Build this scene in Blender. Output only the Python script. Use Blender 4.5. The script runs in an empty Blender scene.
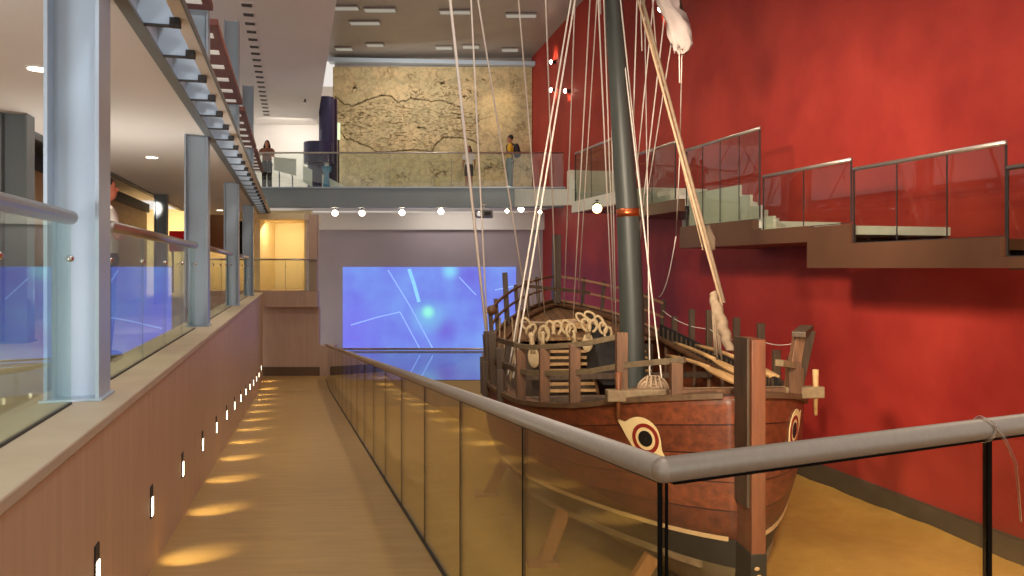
import bpy, bmesh, math, random
from mathutils import Vector, Matrix, noise as mnoise
random.seed(7)
SC = bpy.context.scene
COL = SC.collection
F = 800.0
SN, CS = 0.2629, 0.9648            # direction of the ramp against the view
def V(*a): return Vector(a)
def R(u, v, z): return Vector((u*CS - v*SN, u*SN + v*CS, z))
def vy(u, Yc): return (Yc - u*SN)/CS        # v of the point at lateral u and depth Yc
def RY(u, Yc, z): return R(u, vy(u, Yc), z)
U3, V3, Z3 = R(1,0,0), R(0,1,0), Vector((0,0,1))
X3, Y3 = Vector((1,0,0)), Vector((0,1,0))
def at(px, py, Yc): return Vector(((px-512)/F*Yc, Yc, (268-py)/F*Yc))   # size helper while measuring

# ------------------------------------------------------------------ materials
def lin(c):
    out = []
    for x in c[:3]:
        x /= 255.0
        out.append(x/12.92 if x <= .04045 else ((x+.055)/1.055)**2.4)
    return (*out, 1.0)
MATS = {}
def M(name, col, col2=None, rough=.5, metal=0.0, scale=(1,1,1), ns=4.0, detail=5.0, bump=0.0, bscale=None, spec=.5, contrast=.25):
    if name in MATS: return MATS[name]
    m = bpy.data.materials.new(name); m.use_nodes = True
    nt = m.node_tree; n = nt.nodes; l = nt.links
    b = n['Principled BSDF']
    b.inputs['Roughness'].default_value = rough
    b.inputs['Metallic'].default_value = metal
    b.inputs['Specular IOR Level'].default_value = spec
    b.inputs['Base Color'].default_value = lin(col)
    if col2 is not None or bump:
        tc = n.new('ShaderNodeTexCoord'); mp = n.new('ShaderNodeMapping')
        mp.inputs['Scale'].default_value = scale
        l.new(tc.outputs['Object'], mp.inputs['Vector'])
        nz = n.new('ShaderNodeTexNoise'); nz.inputs['Scale'].default_value = ns; nz.inputs['Detail'].default_value = detail
        nz.inputs['Roughness'].default_value = .6
        l.new(mp.outputs['Vector'], nz.inputs['Vector'])
        if col2 is not None:
            rp = n.new('ShaderNodeValToRGB')
            rp.color_ramp.elements[0].position = .5-contrast; rp.color_ramp.elements[0].color = lin(col)
            rp.color_ramp.elements[1].position = .5+contrast; rp.color_ramp.elements[1].color = lin(col2)
            l.new(nz.outputs['Fac'], rp.inputs['Fac']); l.new(rp.outputs['Color'], b.inputs['Base Color'])
        if bump:
            bp = n.new('ShaderNodeBump'); bp.inputs['Strength'].default_value = bump; bp.inputs['Distance'].default_value = .02
            if bscale:
                n2 = n.new('ShaderNodeTexNoise'); n2.inputs['Scale'].default_value = bscale; n2.inputs['Detail'].default_value = 6
                l.new(mp.outputs['Vector'], n2.inputs['Vector']); l.new(n2.outputs['Fac'], bp.inputs['Height'])
            else: l.new(nz.outputs['Fac'], bp.inputs['Height'])
            l.new(bp.outputs['Normal'], b.inputs['Normal'])
    MATS[name] = m
    return m
def wood(name, c1, c2, seam=None, axis='Y', pitch=.2, rough=.55, stretch=14, bump=.25, dark=(30,16,9), ns=2.2, tocolor=None):
    """plank wood: grain stretched along AXIS of the object's own space, optional dark seams every PITCH metres (across z)"""
    if name in MATS: return MATS[name]
    sc = {'X':(1,stretch,stretch),'Y':(stretch,1,stretch),'Z':(stretch,stretch,1)}[axis]
    m = M(name, c1, c2, rough=rough, scale=sc, ns=ns, detail=6, bump=bump)
    if seam:
        nt = m.node_tree; n = nt.nodes; l = nt.links; b = n['Principled BSDF']
        src = b.inputs['Base Color'].links[0].from_socket
        at_ = n.new('ShaderNodeUVMap'); sp = n.new('ShaderNodeSeparateXYZ'); l.new(at_.outputs['UV'], sp.inputs[0])
        mu = n.new('ShaderNodeMath'); mu.operation = 'FRACT'; l.new(sp.outputs['Y'], mu.inputs[0])
        cp = n.new('ShaderNodeMath'); cp.operation = 'LESS_THAN'; cp.inputs[1].default_value = seam; l.new(mu.outputs[0], cp.inputs[0])
        fl = n.new('ShaderNodeMath'); fl.operation = 'FLOOR'; l.new(sp.outputs['Y'], fl.inputs[0])
        wn = n.new('ShaderNodeTexWhiteNoise'); wn.noise_dimensions = '1D'; l.new(fl.outputs[0], wn.inputs['W'])
        hs = n.new('ShaderNodeHueSaturation'); l.new(src, hs.inputs['Color'])
        mr = n.new('ShaderNodeMapRange'); mr.inputs[3].default_value = .72; mr.inputs[4].default_value = 1.2
        l.new(wn.outputs['Value'], mr.inputs[0]); l.new(mr.outputs[0], hs.inputs['Value'])
        mx = n.new('ShaderNodeMixRGB'); mx.inputs[2].default_value = lin(dark)
        l.new(cp.outputs[0], mx.inputs[0]); l.new(hs.outputs['Color'], mx.inputs[1]); l.new(mx.outputs[0], b.inputs['Base Color'])
    return m
def E(name, col, strength):
    if name in MATS: return MATS[name]
    m = bpy.data.materials.new(name); m.use_nodes = True
    b = m.node_tree.nodes['Principled BSDF']
    b.inputs['Base Color'].default_value = lin(col)
    b.inputs['Emission Color'].default_value = lin(col); b.inputs['Emission Strength'].default_value = strength
    MATS[name] = m; return m
def G(name, tint, refl=1.0, rough=.0):
    """thin architectural glass: Fresnel mirror over tinted clear"""
    if name in MATS: return MATS[name]
    m = bpy.data.materials.new(name); m.use_nodes = True
    nt = m.node_tree; n = nt.nodes; l = nt.links
    n.remove(n['Principled BSDF']); out = n['Material Output']
    tr = n.new('ShaderNodeBsdfTransparent'); tr.inputs[0].default_value = (*tint, 1)
    gl = n.new('ShaderNodeBsdfGlossy'); gl.inputs['Roughness'].default_value = rough; gl.inputs[0].default_value = (1,1,1,1)
    ge = n.new('ShaderNodeNewGeometry')
    mr = n.new('ShaderNodeMapRange'); mr.inputs[3].default_value = 1.5; mr.inputs[4].default_value = 1/1.5
    l.new(ge.outputs['Backfacing'], mr.inputs[0])
    fr = n.new('ShaderNodeFresnel'); l.new(mr.outputs[0], fr.inputs['IOR'])
    mu = n.new('ShaderNodeMath'); mu.operation = 'MULTIPLY'; mu.inputs[1].default_value = refl; mu.use_clamp = True
    l.new(fr.outputs[0], mu.inputs[0])
    mx = n.new('ShaderNodeMixShader'); l.new(mu.outputs[0], mx.inputs[0]); l.new(tr.outputs[0], mx.inputs[1]); l.new(gl.outputs[0], mx.inputs[2])
    l.new(mx.outputs[0], out.inputs['Surface'])
    MATS[name] = m; return m

# ------------------------------------------------------------------ objects
def root_loc(o):
    while o.parent: o = o.parent
    return o.location
def tag(o, label=None, cat=None, group=None, kind=None):
    if label: o['label'] = label
    if cat: o['category'] = cat
    if group: o['group'] = group
    if kind: o['kind'] = kind
    return o
def empty(name, loc, label, cat, group=None, kind=None):
    o = bpy.data.objects.new(name, None); COL.objects.link(o); o.location = loc; o.empty_display_size = .2
    return tag(o, label, cat, group, kind)
class MB:
    def __init__(s): s.v=[]; s.f=[]; s.uv={}
    def add(s, vs, fs):
        o = len(s.v); s.v += [Vector(x) for x in vs]; s.f += [tuple(i+o for i in f) for f in fs]; return s
    def box(s, c, size, ax=(X3,Y3,Z3)):
        c = Vector(c); a = [Vector(ax[i])*(size[i]/2) for i in range(3)]
        vs = [c + a[0]*i + a[1]*j + a[2]*k for k in (-1,1) for j in (-1,1) for i in (-1,1)]
        return s.add(vs, [(0,2,3,1),(4,5,7,6),(0,1,5,4),(2,6,7,3),(0,4,6,2),(1,3,7,5)])
    def ubox(s, u0,u1,v0,v1,z0,z1):
        return s.box(R((u0+u1)/2,(v0+v1)/2,(z0+z1)/2), (abs(u1-u0),abs(v1-v0),abs(z1-z0)), (U3,V3,Z3))
    def bar(s, p, q, w, h, up=Z3):
        p, q = Vector(p), Vector(q); d = (q-p); L = d.length; d.normalize()
        x = d.cross(Vector(up))
        if x.length < 1e-4: x = d.cross(X3)
        x.normalize(); y = x.cross(d).normalized()
        return s.box((p+q)/2, (w, L, h), (x, d, y))
    def tube(s, pts, r, n=8, caps=True, flat=1.0):
        pts = [Vector(p) for p in pts]; m = len(pts)
        rs = r if isinstance(r,(list,tuple)) else [r]*m
        o = len(s.v); prev = None
        for i, p in enumerate(pts):
            d = (pts[min(i+1,m-1)] - pts[max(i-1,0)]).normalized()
            if prev is None:
                x = d.cross(Z3)
                if x.length < 1e-3: x = d.cross(X3)
            else:
                x = prev - d*prev.dot(d)
                if x.length < 1e-5: x = d.cross(Z3)
            x.normalize(); prev = x; y = d.cross(x)
            for k in range(n):
                a = 2*math.pi*k/n
                s.v.append(p + x*(math.cos(a)*rs[i]) + y*(math.sin(a)*rs[i]*flat))
        for i in range(m-1):
            for k in range(n):
                a, b = o+i*n+k, o+i*n+(k+1)%n
                s.f.append((a, b, b+n, a+n))
        if caps:
            s.f.append(tuple(o+k for k in reversed(range(n)))); s.f.append(tuple(o+(m-1)*n+k for k in range(n)))
        return s
    def prism(s, poly, vec):
        poly = [Vector(p) for p in poly]; vec = Vector(vec); n = len(poly)
        nm = Vector((0,0,0))
        for i in range(n): nm += poly[i].cross(poly[(i+1)%n])
        if nm.dot(vec) > 0: poly.reverse()
        return s.add(poly + [p+vec for p in poly], [tuple(range(n)), tuple(reversed(range(n,2*n)))] + [(i, i+n, (i+1)%n+n, (i+1)%n) for i in range(n)])
    def ell(s, c, rad, ax=(X3,Y3,Z3), nu=14, nv=9):
        c = Vector(c); o = len(s.v)
        for j in range(1, nv):
            t = math.pi*j/nv
            for i in range(nu):
                a = 2*math.pi*i/nu
                s.v.append(c + ax[0]*(rad[0]*math.sin(t)*math.cos(a)) + ax[1]*(rad[1]*math.sin(t)*math.sin(a)) + ax[2]*(rad[2]*math.cos(t)))
        s.v += [c + ax[2]*rad[2], c - ax[2]*rad[2]]; T = len(s.v)-2; B = T+1
        for j in range(nv-2):
            for i in range(nu):
                a, b = o+j*nu+i, o+j*nu+(i+1)%nu
                s.f.append((a, a+nu, b+nu, b))
        for i in range(nu):
            s.f.append((T, o+i, o+(i+1)%nu)); e = o+(nv-2)*nu
            s.f.append((B, e+(i+1)%nu, e+i))
        return s
    def lathe(s, c, prof, n=16, ax=(X3,Y3,Z3)):
        c = Vector(c); o = len(s.v); m = len(prof)
        for r, z in prof:
            for k in range(n):
                a = 2*math.pi*k/n
                s.v.append(c + ax[0]*(r*math.cos(a)) + ax[1]*(r*math.sin(a)) + ax[2]*z)
        for i in range(m-1):
            for k in range(n):
                a, b = o+i*n+k, o+i*n+(k+1)%n
                s.f.append((a, b, b+n, a+n))
        s.f.append(tuple(o+k for k in reversed(range(n)))); s.f.append(tuple(o+(m-1)*n+k for k in range(n)))
        return s
    def grid(s, rows, uv=None, flip=False):
        o = len(s.v); m = len(rows); n = len(rows[0])
        for r in rows: s.v += [Vector(p) for p in r]
        for i in range(m-1):
            for k in range(n-1):
                a = o+i*n+k; f = (a, a+1, a+n+1, a+n)
                s.f.append(tuple(reversed(f)) if flip else f)
        if uv:
            for i in range(m):
                for k in range(n): s.uv[o+i*n+k] = uv[i][k]
        return s
    def build(s, name, mat, parent=None, smooth=False, bevel=0, remesh=0, solid=0, subsurf=0, fix=False):
        if parent is None:
            lo = Vector([min(p[i] for p in s.v) for i in range(3)]); hi = Vector([max(p[i] for p in s.v) for i in range(3)])
            off = Vector(((lo.x+hi.x)/2, (lo.y+hi.y)/2, lo.z))
        else: off = root_loc(parent)
        me = bpy.data.meshes.new(name)
        me.from_pydata([p-off for p in s.v], [], s.f)
        if s.uv:
            ul = me.uv_layers.new(name='UVMap')
            for lp in me.loops: ul.data[lp.index].uv = s.uv.get(lp.vertex_index, (0,0))
        me.update()
        if fix:
            bm = bmesh.new(); bm.from_mesh(me); bmesh.ops.recalc_face_normals(bm, faces=bm.faces); bm.to_mesh(me); bm.free()
        o = bpy.data.objects.new(name, me); COL.objects.link(o)
        if parent is None: o.location = off
        else: o.parent = parent
        if mat: me.materials.append(mat)
        if smooth:
            for p in me.polygons: p.use_smooth = True
        if remesh:
            d = o.modifiers.new('Remesh','REMESH'); d.mode='VOXEL'; d.voxel_size=remesh; d.use_smooth_shade=True
            d2 = o.modifiers.new('Smooth','SMOOTH'); d2.factor=.5; d2.iterations=2
        if solid:
            d = o.modifiers.new('Solid','SOLIDIFY'); d.thickness = abs(solid); d.offset = -1 if solid>0 else 1
        if bevel:
            d = o.modifiers.new('Bevel','BEVEL'); d.width=bevel; d.segments=2; d.limit_method='ANGLE'
        if subsurf:
            d = o.modifiers.new('Sub','SUBSURF'); d.levels=subsurf; d.render_levels=subsurf
        return o
def struct(mb, name, mat, label, cat='structure', **k):
    return tag(mb.build(name, mat, **k), label, cat, kind='structure')

# palette
m_steel  = M('blue_grey_paint', (146,160,172), (154,168,180), rough=.35, ns=1.5)
m_steel2 = M('dark_grey_paint', (104,113,117), (112,120,124), rough=.4, ns=1.5)
m_lsteel = M('pale_blue_paint', (172,188,204), (180,196,210), rough=.35, ns=2)
m_beam   = M('bridge_paint', (128,140,146), (136,148,153), rough=.45, ns=1.2)
m_inox   = M('brushed_steel', (176,168,160), (196,188,178), rough=.34, metal=.85, scale=(6,6,1), ns=8, spec=.5)
m_satin  = M('satin_rail', (166,153,141), (176,163,150), rough=.45, metal=.5, scale=(5,5,5), ns=9)
m_chrome = M('clamp_metal', (225,225,225), rough=.15, metal=1)
m_black  = M('black_joint', (12,11,10), rough=.7, spec=.1)
m_dark   = M('dark_fitting', (40,38,38), rough=.5)
m_dark2  = M('dark_baseboard', (92,70,52), (104,80,60), rough=.5, ns=2)
m_white  = M('white_paint', (226,222,216), (232,228,222), rough=.7, ns=.7)
m_ceilA  = M('soffit_paint', (222,218,214), (228,224,220), rough=.7, ns=.5)
m_red    = M('red_stucco', (142,30,23), (172,52,39), rough=.62, ns=.9, detail=9, bump=.12, bscale=5, contrast=.22)
m_brown  = M('brown_fascia', (72,46,30), (86,56,38), rough=.42, ns=1.2)
m_soffit = M('brown_soffit', (112,58,48), (124,66,54), rough=.5, ns=2)
m_travert= M('tan_stone', (192,160,128), (210,178,146), rough=.55, scale=(9,9,.7), ns=1.6, detail=7, bump=.05)
m_cap    = M('beige_cap', (190,172,146), (204,188,162), rough=.6, ns=3, detail=7)
m_ramp   = M('ramp_boards', (162,128,78), (184,148,94), rough=.38, scale=(1.2,7,4), ns=1.6, detail=7, bump=.04)
m_brownw = M('brown_wall', (176,146,128), (192,162,142), rough=.6, scale=(5,5,.8), ns=1.5, detail=6)
m_lav    = M('lavender_plaster', (168,158,166), (176,166,174), rough=.7, ns=.8)
m_yellow = M('warm_plaster', (226,204,158), (232,212,168), rough=.65, ns=.8)
m_pale   = M('pale_tread', (200,202,190), (210,212,200), rough=.5, ns=2)
m_sand   = M('ochre_sand', (200,146,58), (214,162,74), rough=.95, ns=5, detail=9, bump=.35, bscale=40)
m_kerb   = M('dark_kerb', (70,60,44), (84,72,54), rough=.8, ns=3)
m_woodw  = M('veneer_wall', (170,128,76), (196,152,96), rough=.4, scale=(1.2,1.2,6), ns=1.5, detail=6)
m_dfloor = M('polished_floor', (190,200,210), rough=.05, metal=.85)
m_hceil  = M('metal_ceiling', (150,142,134), (164,156,148), rough=.4, metal=.2, scale=(1,1,1), ns=.8)
m_glass  = G('rail_glass', (.86,.95,.90))
m_glassg = G('ramp_glass', (.84,.88,.78), refl=1.1)
m_glassc = G('bridge_glass', (.93,.965,.94))
m_glassb = G('stair_glass', (.80,.82,.78), refl=.45)
m_glassn = G('near_glass', (.95,.97,.94), refl=.6)

# ------------------------------------------------------------------ camera
cam_d = bpy.data.cameras.new('camera'); cam = bpy.data.objects.new('camera', cam_d); COL.objects.link(cam)
cam.location = (0,0,0); cam.rotation_euler = (math.pi/2, 0, 0)
cam_d.sensor_width = 36; cam_d.lens = F/1024*36; cam_d.shift_y = -20/1024; cam_d.clip_start = .05; cam_d.clip_end = 200
SC.camera = cam

# ------------------------------------------------------------------ the setting
def rz(v): return -1.61 - .0784*v          # ramp surface
ZL = -3.42                                  # landing level
V_END = (-ZL-1.61)/.0784
W_END = vy(-.95, 25.2)
UR = .99                                    # pit side of the ramp
mb = MB(); mb.prism([R(-.95,-1.5,-4.2), R(-.95,-1.5,rz(0)), R(-.95,0,rz(0)), R(-.95,V_END,ZL), R(-.95,V_END,-4.2)], R(UR+.95,0,0))
struct(mb, 'floor', m_ramp, 'tan stone ramp sloping down beside the ship pit', 'ramp', fix=True)
mb = MB(); mb.prism([R(-.95,V_END,ZL), RY(-.95,25.6,ZL), RY(UR,25.6,ZL), R(UR,V_END,ZL)], (0,0,-.8))
struct(mb, 'floor', m_ramp, 'flat tan landing at the foot of the ramp', 'landing', fix=True)
# polished platform in front of the screen
PX0 = -6.35
mb = MB(); mb.prism([RY(UR,22.4,-3.15), RY(UR,30,-3.15), V(5.2,30,-3.15), V(6.2,22.4,-3.15)], (0,0,-1.0))
struct(mb, 'floor', m_dfloor, 'dark polished floor mirroring the blue projection screen', 'floor', fix=True)
# near platform at the head of the pit
RC = V(.404, 2.147, -.554); RD = V(1.38,.64,0).normalized(); RN = V(-RD.y, RD.x, 0)
a = RC - RN*.0; e = RC + RD*8.0
mb = MB(); mb.prism([V(a.x,a.y,-1.74), V(e.x,e.y,-1.74), V(e.x+.6,e.y-6.5,-1.74), R(UR,-1.5,-1.74)], (0,0,-2.4))
struct(mb, 'floor', m_ramp, 'tan floor behind the nearest glass railing', 'floor', fix=True)
# parapet wall on the left of the ramp
mb = MB(); mb.prism([R(-.95,-1.5,-4.2), R(-.95,-1.5,-.83), R(-.95,W_END,-.83), R(-.95,W_END,-4.2)], R(-.32,0,0))
struct(mb, 'wall_left', m_travert, 'pinkish tan stone parapet wall with step lights along the ramp', 'wall', fix=True)
mb = MB().ubox(-1.42,-.94,-1.5,W_END,-.83,-.77)
struct(mb, 'trim_1', m_cap, 'beige stone cap on top of the parapet wall', 'trim', bevel=.01)
# walkway level
mb = MB().ubox(-6.5,-1.42,-2,29,-1.1,-.85)
struct(mb, 'floor', m_cap, 'pale floor of the walkway behind the glass', 'floor')
ZB = 1.75
mb = MB().ubox(-3.2,-1.10,-2,28.0,ZB,ZB+.2)
struct(mb, 'ceiling', m_ceilA, 'white soffit with downlights over the walkway', 'ceiling')
mb = MB().ubox(-6.5,-3.2,-2,29,2.25,2.4)
struct(mb, 'ceiling', m_ceilA, 'raised pale ceiling strip deep inside the walkway', 'ceiling')
mb = MB().ubox(-3.32,-3.2,-2,26,ZB-.03,ZB+.6)
struct(mb, 'trim_2', m_steel2, 'dark steel edge at the inner side of the walkway soffit', 'trim')
mb = MB().ubox(-4.35,-4.15,-2,vy(-4.15,23.4),-.85,1.62)
struct(mb, 'wall_left.001', m_woodw, 'wood veneered inner wall of the walkway', 'wall')
mb = MB().ubox(-4.4,-4.08,-2,vy(-4.15,23.4),1.62,1.86)
struct(mb, 'trim_3', m_dark, 'dark band over the wood veneered wall', 'trim')
mb = MB().ubox(-5.6,-5.4,-2,29,-.85,2.25)
struct(mb, 'wall_left.002', m_yellow, 'pale wall behind the wood veneered wall', 'wall')
mb = MB().box((-11.6,27.9,.55),(5.0,.2,3.0))
struct(mb, 'wall_back', m_yellow, 'warm lit yellow end wall of the walkway', 'wall')
# small end gallery: slab, alcove, pier, wall below
def xa(px, Y): return (px-512)/F*Y
mb = MB().box(((xa(262,25.2)+xa(317,25.2))/2, 25.35, -.98), (xa(317,25.2)-xa(262,25.2), .3, .50)).box(((xa(240,26)+xa(315,27.8))/2, 26.6, -.98), (xa(315,27.8)-xa(240,26), 2.2, .49))
struct(mb, 'beam_1', m_brownw, 'tan slab edge of the small end gallery', 'slab')
mb = MB().box(((xa(250,25.4)+xa(319,25.4))/2, 25.5, -2.33), (xa(319,25.4)-xa(250,25.4), .2, 2.2))
struct(mb, 'wall_back.001', m_brownw, 'tan brown wall under the small end gallery', 'wall')
mb = MB().box((xa(313,25.4), 25.5, -.8), (.25, .22, 5.0))
struct(mb, 'wall_back.002', m_brownw, 'tan pier beside the lavender screen wall', 'wall')
mb = MB().box(((xa(240,27.9)+xa(312,27.9))/2, 27.9, .3), (xa(312,27.9)-xa(240,27.9), .2, 3.4))
struct(mb, 'wall_back.003', m_yellow, 'yellow lit rear wall of the alcove in the end gallery', 'wall')
mb = MB().box((xa(262,26.6), 27.0, .45), (.15, 1.7, 2.6)).box((xa(309,26.6), 27.0, .45), (.08, 1.7, 2.6))
struct(mb, 'wall_back.004', m_yellow, 'pale side walls of the alcove in the end gallery', 'wall')
mb = MB().box(((xa(240,26.6)+xa(312,26.6))/2, 26.7, 1.66), (xa(312,26.6)-xa(240,26.6), 2.2, .2))
struct(mb, 'ceiling', m_yellow, 'warm low ceiling over the alcove', 'ceiling')
# screen wall, under the bridge
mb = MB().box((( xa(296,30)+5.4)/2, 30.15, -.9), (5.4-xa(296,30), .3, 4.66))
struct(mb, 'wall_back.005', m_lav, 'lavender grey wall carrying the blue projection', 'wall')
mb = MB().box(((xa(296,29.8)+5.4)/2, 30.0, 1.75), (5.4-xa(296,29.8), .4, .64))
struct(mb, 'wall_back.006', m_white, 'white band along the top of the lavender wall', 'wall')
mb = MB().box(((xa(319,25.4)+xa(333,25.4))/2+.002, 25.7, -2.95), (xa(333,25.4)-xa(319,25.4), .6, .96))
struct(mb, 'trim_6', m_brownw, 'low tan plinth where the ramp railing starts', 'trim')
mb = MB().box(((xa(258,25.3)+xa(319,25.3))/2, 25.385, (ZL-3.14)/2), (xa(319,25.3)-xa(258,25.3), .04, -3.14-ZL))
struct(mb, 'baseboard_back', m_dark2, 'dark brown baseboard along the tan wall at the end of the ramp', 'baseboard')
# bridge floor (balcony)
BX0, BX1 = -10.6, 2.4
ZF = 2.8
mb = MB().box(((BX0+BX1)/2, 27.75, 2.42), (BX1-BX0, .3, .66))
struct(mb, 'beam_2', m_beam, 'grey steel edge beam of the upper bridge', 'beam', bevel=.01)
mb = MB().box(((BX0+BX1)/2, 27.55, 2.765), (BX1-BX0, .14, .05))
struct(mb, 'trim_4', m_lsteel, 'pale steel lip on top of the bridge beam', 'trim')
mb = MB().box(((BX0+2.2)/2, 29.4, 2.46), (2.2-BX0, 3.2, .6))
struct(mb, 'floor', m_white, 'upper bridge deck with white underside', 'floor')
# upper level walls
YM = 31.3
mb = MB().box(((xa(225,YM)+xa(334,YM))/2, YM+.15, 4.9), (xa(334,YM)-xa(225,YM), .3, 4.4))
struct(mb, 'wall_back.007', m_white, 'white wall at the end of the upper gallery', 'wall')
mb = MB().box(((xa(334,YM)+2.2)/2, YM+.25, 5.5), (2.2-xa(334,YM), .3, 6.0))
struct(mb, 'wall_back.008', m_hceil, 'wall behind the large map mural', 'wall')
mb = MB().box(((xa(330,YM)+1.0)/2, YM-.1, 8.0), (1.0-xa(330,YM), .5, .16), (V(1,0,-.02).normalized(), Y3, V(.02,0,1).normalized()))
struct(mb, 'trim_5', m_lsteel, 'pale ledge over the map mural', 'trim')
# ceilings
ZC = 5.6
mb = MB().ubox(-7.5,.86,4,vy(.86,YM)+.4,ZC,ZC+3.6)
struct(mb, 'ceiling', m_white, 'white upper gallery ceiling with a row of small vents', 'ceiling')
mb = MB()
c0 = [RY(.7,YM+.5,8.22), RY(9.2,YM+.5,8.22), RY(9.2,13,9.55), RY(.7,13,9.55)]
mb.prism(c0, (0,0,.2))
struct(mb, 'ceiling', m_hceil, 'grey metal ceiling over the ship hall', 'ceiling', fix=True)
# red wall
UW = 9.0
mb = MB().ubox(UW,UW+.3,-4,vy(UW,YM)+.6,-4.3,9.8)
struct(mb, 'wall_right', m_red, 'tall mottled red stucco wall beside the ship', 'wall')
mb = MB().ubox(UW-.12,UW,-4,vy(UW,24),-4.2,-3.47)
struct(mb, 'baseboard_right', m_kerb, 'dark kerb at the foot of the red wall', 'kerb')
# sand bed
rows = []
NU, NV = 60, 110
for j in range(NV+1):
    r = []
    for i in range(NU+1):
        u = UR + (UW-.12-UR)*i/NU; v = .6 + (vy(UR,22.4)+1.2-.6)*j/NV
        z = -3.86 + .07*mnoise.noise(V(u*.7,v*.7,0)) + .025*mnoise.noise(V(u*3,v*3,1)) + .012*mnoise.noise(V(u*9,v*9,2)) + .13*max(0,(u-7.6)/1.4)**2
        p = R(u,v,z)
        if p.y > 22.5: p.y = 22.5
        r.append(p)
    rows.append(r)
mb = MB().grid(rows)
tag(mb.build('sand', m_sand, smooth=True), 'ochre sand bed filling the pit around the ship', 'sand', kind='stuff')
# ------------------------------------------------------------------ steel columns on the parapet
ORD = ['first','second','third','fourth','fifth','sixth','seventh','eighth','ninth','tenth','eleventh','twelfth','thirteenth','fourteenth']
def hcol(uc, v0, z0, z1, w, dp, mat, label, tf=.022, base=True):
    o = empty('steel_column', R(uc, v0+dp/2, z0), label, 'column', kind='structure')
    mb = MB().ubox(uc-w/2, uc-w/2+tf, v0, v0+dp, z0, z1).build('flange', mat, o, bevel=.003)
    mb = MB().ubox(uc+w/2-tf, uc+w/2, v0, v0+dp, z0, z1).build('flange', mat, o, bevel=.003)
    MB().ubox(uc-w/2+tf, uc+w/2-tf, v0+dp*.42, v0+dp*.5, z0, z1).build('web', mat, o)
    if base: MB().ubox(uc-w/2-.02, uc+w/2+.02, v0-.02, v0+dp+.02, z0, z0+.015).build('base_plate', mat, o, bevel=.003)
    return o
cl = ['big pale blue steel column nearest the camera on the parapet cap','second steel column along the parapet, behind the man in white',
      'third steel column along the parapet, beside the yellow lit room','fourth and farthest steel column on the parapet, by the end gallery']
COLV = []
for i in range(4):
    v0 = vy(-1.23, 4.6+5.85*i); COLV.append(v0)
    hcol(-1.235, v0, -.77, 5.07, .29, .30, m_lsteel if i==0 else m_steel, cl[i])
for i, Y in enumerate((9.0, 18.9)):
    hcol(-3.05, vy(-3.05,Y), -.85, ZB, .28, .28, m_steel2, ['dark steel column inside the walkway behind the first glass panel','dark steel column inside the walkway beside the red sign'][i])

# ------------------------------------------------------------------ outrigger beam over the parapet with bracket plates
o = empty('edge_beam', R(-1.0, 12, ZB-.03), 'long grey steel edge beam with bracket plates above the columns of the walkway', 'beam')
b0, b1 = 2.5, vy(-.9,27.4)
MB().ubox(-1.12,-1.03,b0,b1,ZB-.03,ZB-.005).build('bottom_flange', m_steel2, o)
MB().ubox(-1.10,-1.08,b0,b1,ZB-.005,ZB+.23).build('web', m_lsteel, o)
MB().ubox(-1.12,-1.03,b0,b1,ZB+.23,ZB+.25).build('top_flange', m_steel2, o)
v = vy(-.93, 5.74) - .885*3
while v < b1-.3:
    MB().ubox(-1.08,-.82,v,v+.018,ZB+.0,ZB+.225).build('bracket_plate', m_lsteel, o)
    MB().ubox(-1.08,-.82,v-.012,v+.03,ZB-.014,ZB+.0).build('plate_foot', m_dark, o)  # dark strip paints the shade along the plate's lower edge
    MB().ubox(-.86,-.79,v-.05,v+.05,ZB-.012,ZB+.045).build('clip', m_dark, o, bevel=.006)
    v += .885
MB().ubox(-.83,-.735,b0,b1,ZB+.045,ZB+.07).build('light_rail', m_white, o)
MB().ubox(-.733,-.72,b0,b1,ZB+.03,ZB+.085).build('rail_edge', m_steel2, o)

# ------------------------------------------------------------------ brown soffit panels with strip lights
bays = [(5.1,10.15,'nearest brown soffit panel, cut by the upper edge of the view'),(10.75,16.0,'brown soffit panel with white slats between the second and third columns'),
        (16.6,21.85,'brown soffit panel with white slats between the third and fourth columns'),(22.45,27.3,'farthest brown soffit panel with white slats above the standing woman')]
m_strip = E('soffit_strip', (225,220,210), .35)
for Y0, Y1, lb in bays:
    z = 3.26; v0, v1 = vy(-1.0,Y0), vy(-1.0,Y1)
    o = empty('soffit_panel', R(-1.5,(v0+v1)/2,z), lb, 'ceiling panel', 'brown soffit panels along the upper gallery')
    MB().ubox(-2.0,-.99,v0,v1,z,z+.09).build('board', m_soffit, o, bevel=.008)
    for vv, d_ in ((v0,-1),(v1,1)):
        MB().ubox(-1.30,-1.16,min(vv-.02*d_,vv+.10*d_),max(vv-.02*d_,vv+.10*d_),z+.09,z+.12).build('bracket', m_steel2, o)
    for j in range(6):
        vv = v0 + (v1-v0)*(j+.55)/6
        MB().ubox(-1.85,-1.09,vv-.10,vv+.10,z-.016,z-.001).build('light_slat', m_strip, o)
# ------------------------------------------------------------------ ceiling vents
m_vent = M('vent_grey', (70,66,64), rough=.6)
proto = None
for j in range(20):
    Y = 17.0 + .64*j; c = RY(-.97, Y, ZC)
    if proto is None:
        o = empty('ceiling_vent', c, 'small dark square vent in the row on the white ceiling', 'vent', 'row of ceiling vents')
        MB().box(c-V(0,0,.008),(.26,.26,.014),(U3,V3,Z3)).build('vent_frame', m_ceilA, o, bevel=.004)
        for t in range(4):
            MB().box(c-V(0,0,.02)+V3*(-.08+.053*t),(.21,.034,.012),(U3,V3,Z3)).build('slot', m_vent, o)
        proto = o
    else:
        r = proto.copy(); COL.objects.link(r); r.location = c
        for ch in proto.children:
            d = ch.copy(); COL.objects.link(d); d.parent = r
o = empty('ceiling_sprinkler', RY(.35,26.5,ZC), 'small sprinkler head below the white ceiling', 'sprinkler')
c = RY(.35,26.5,ZC)
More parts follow.
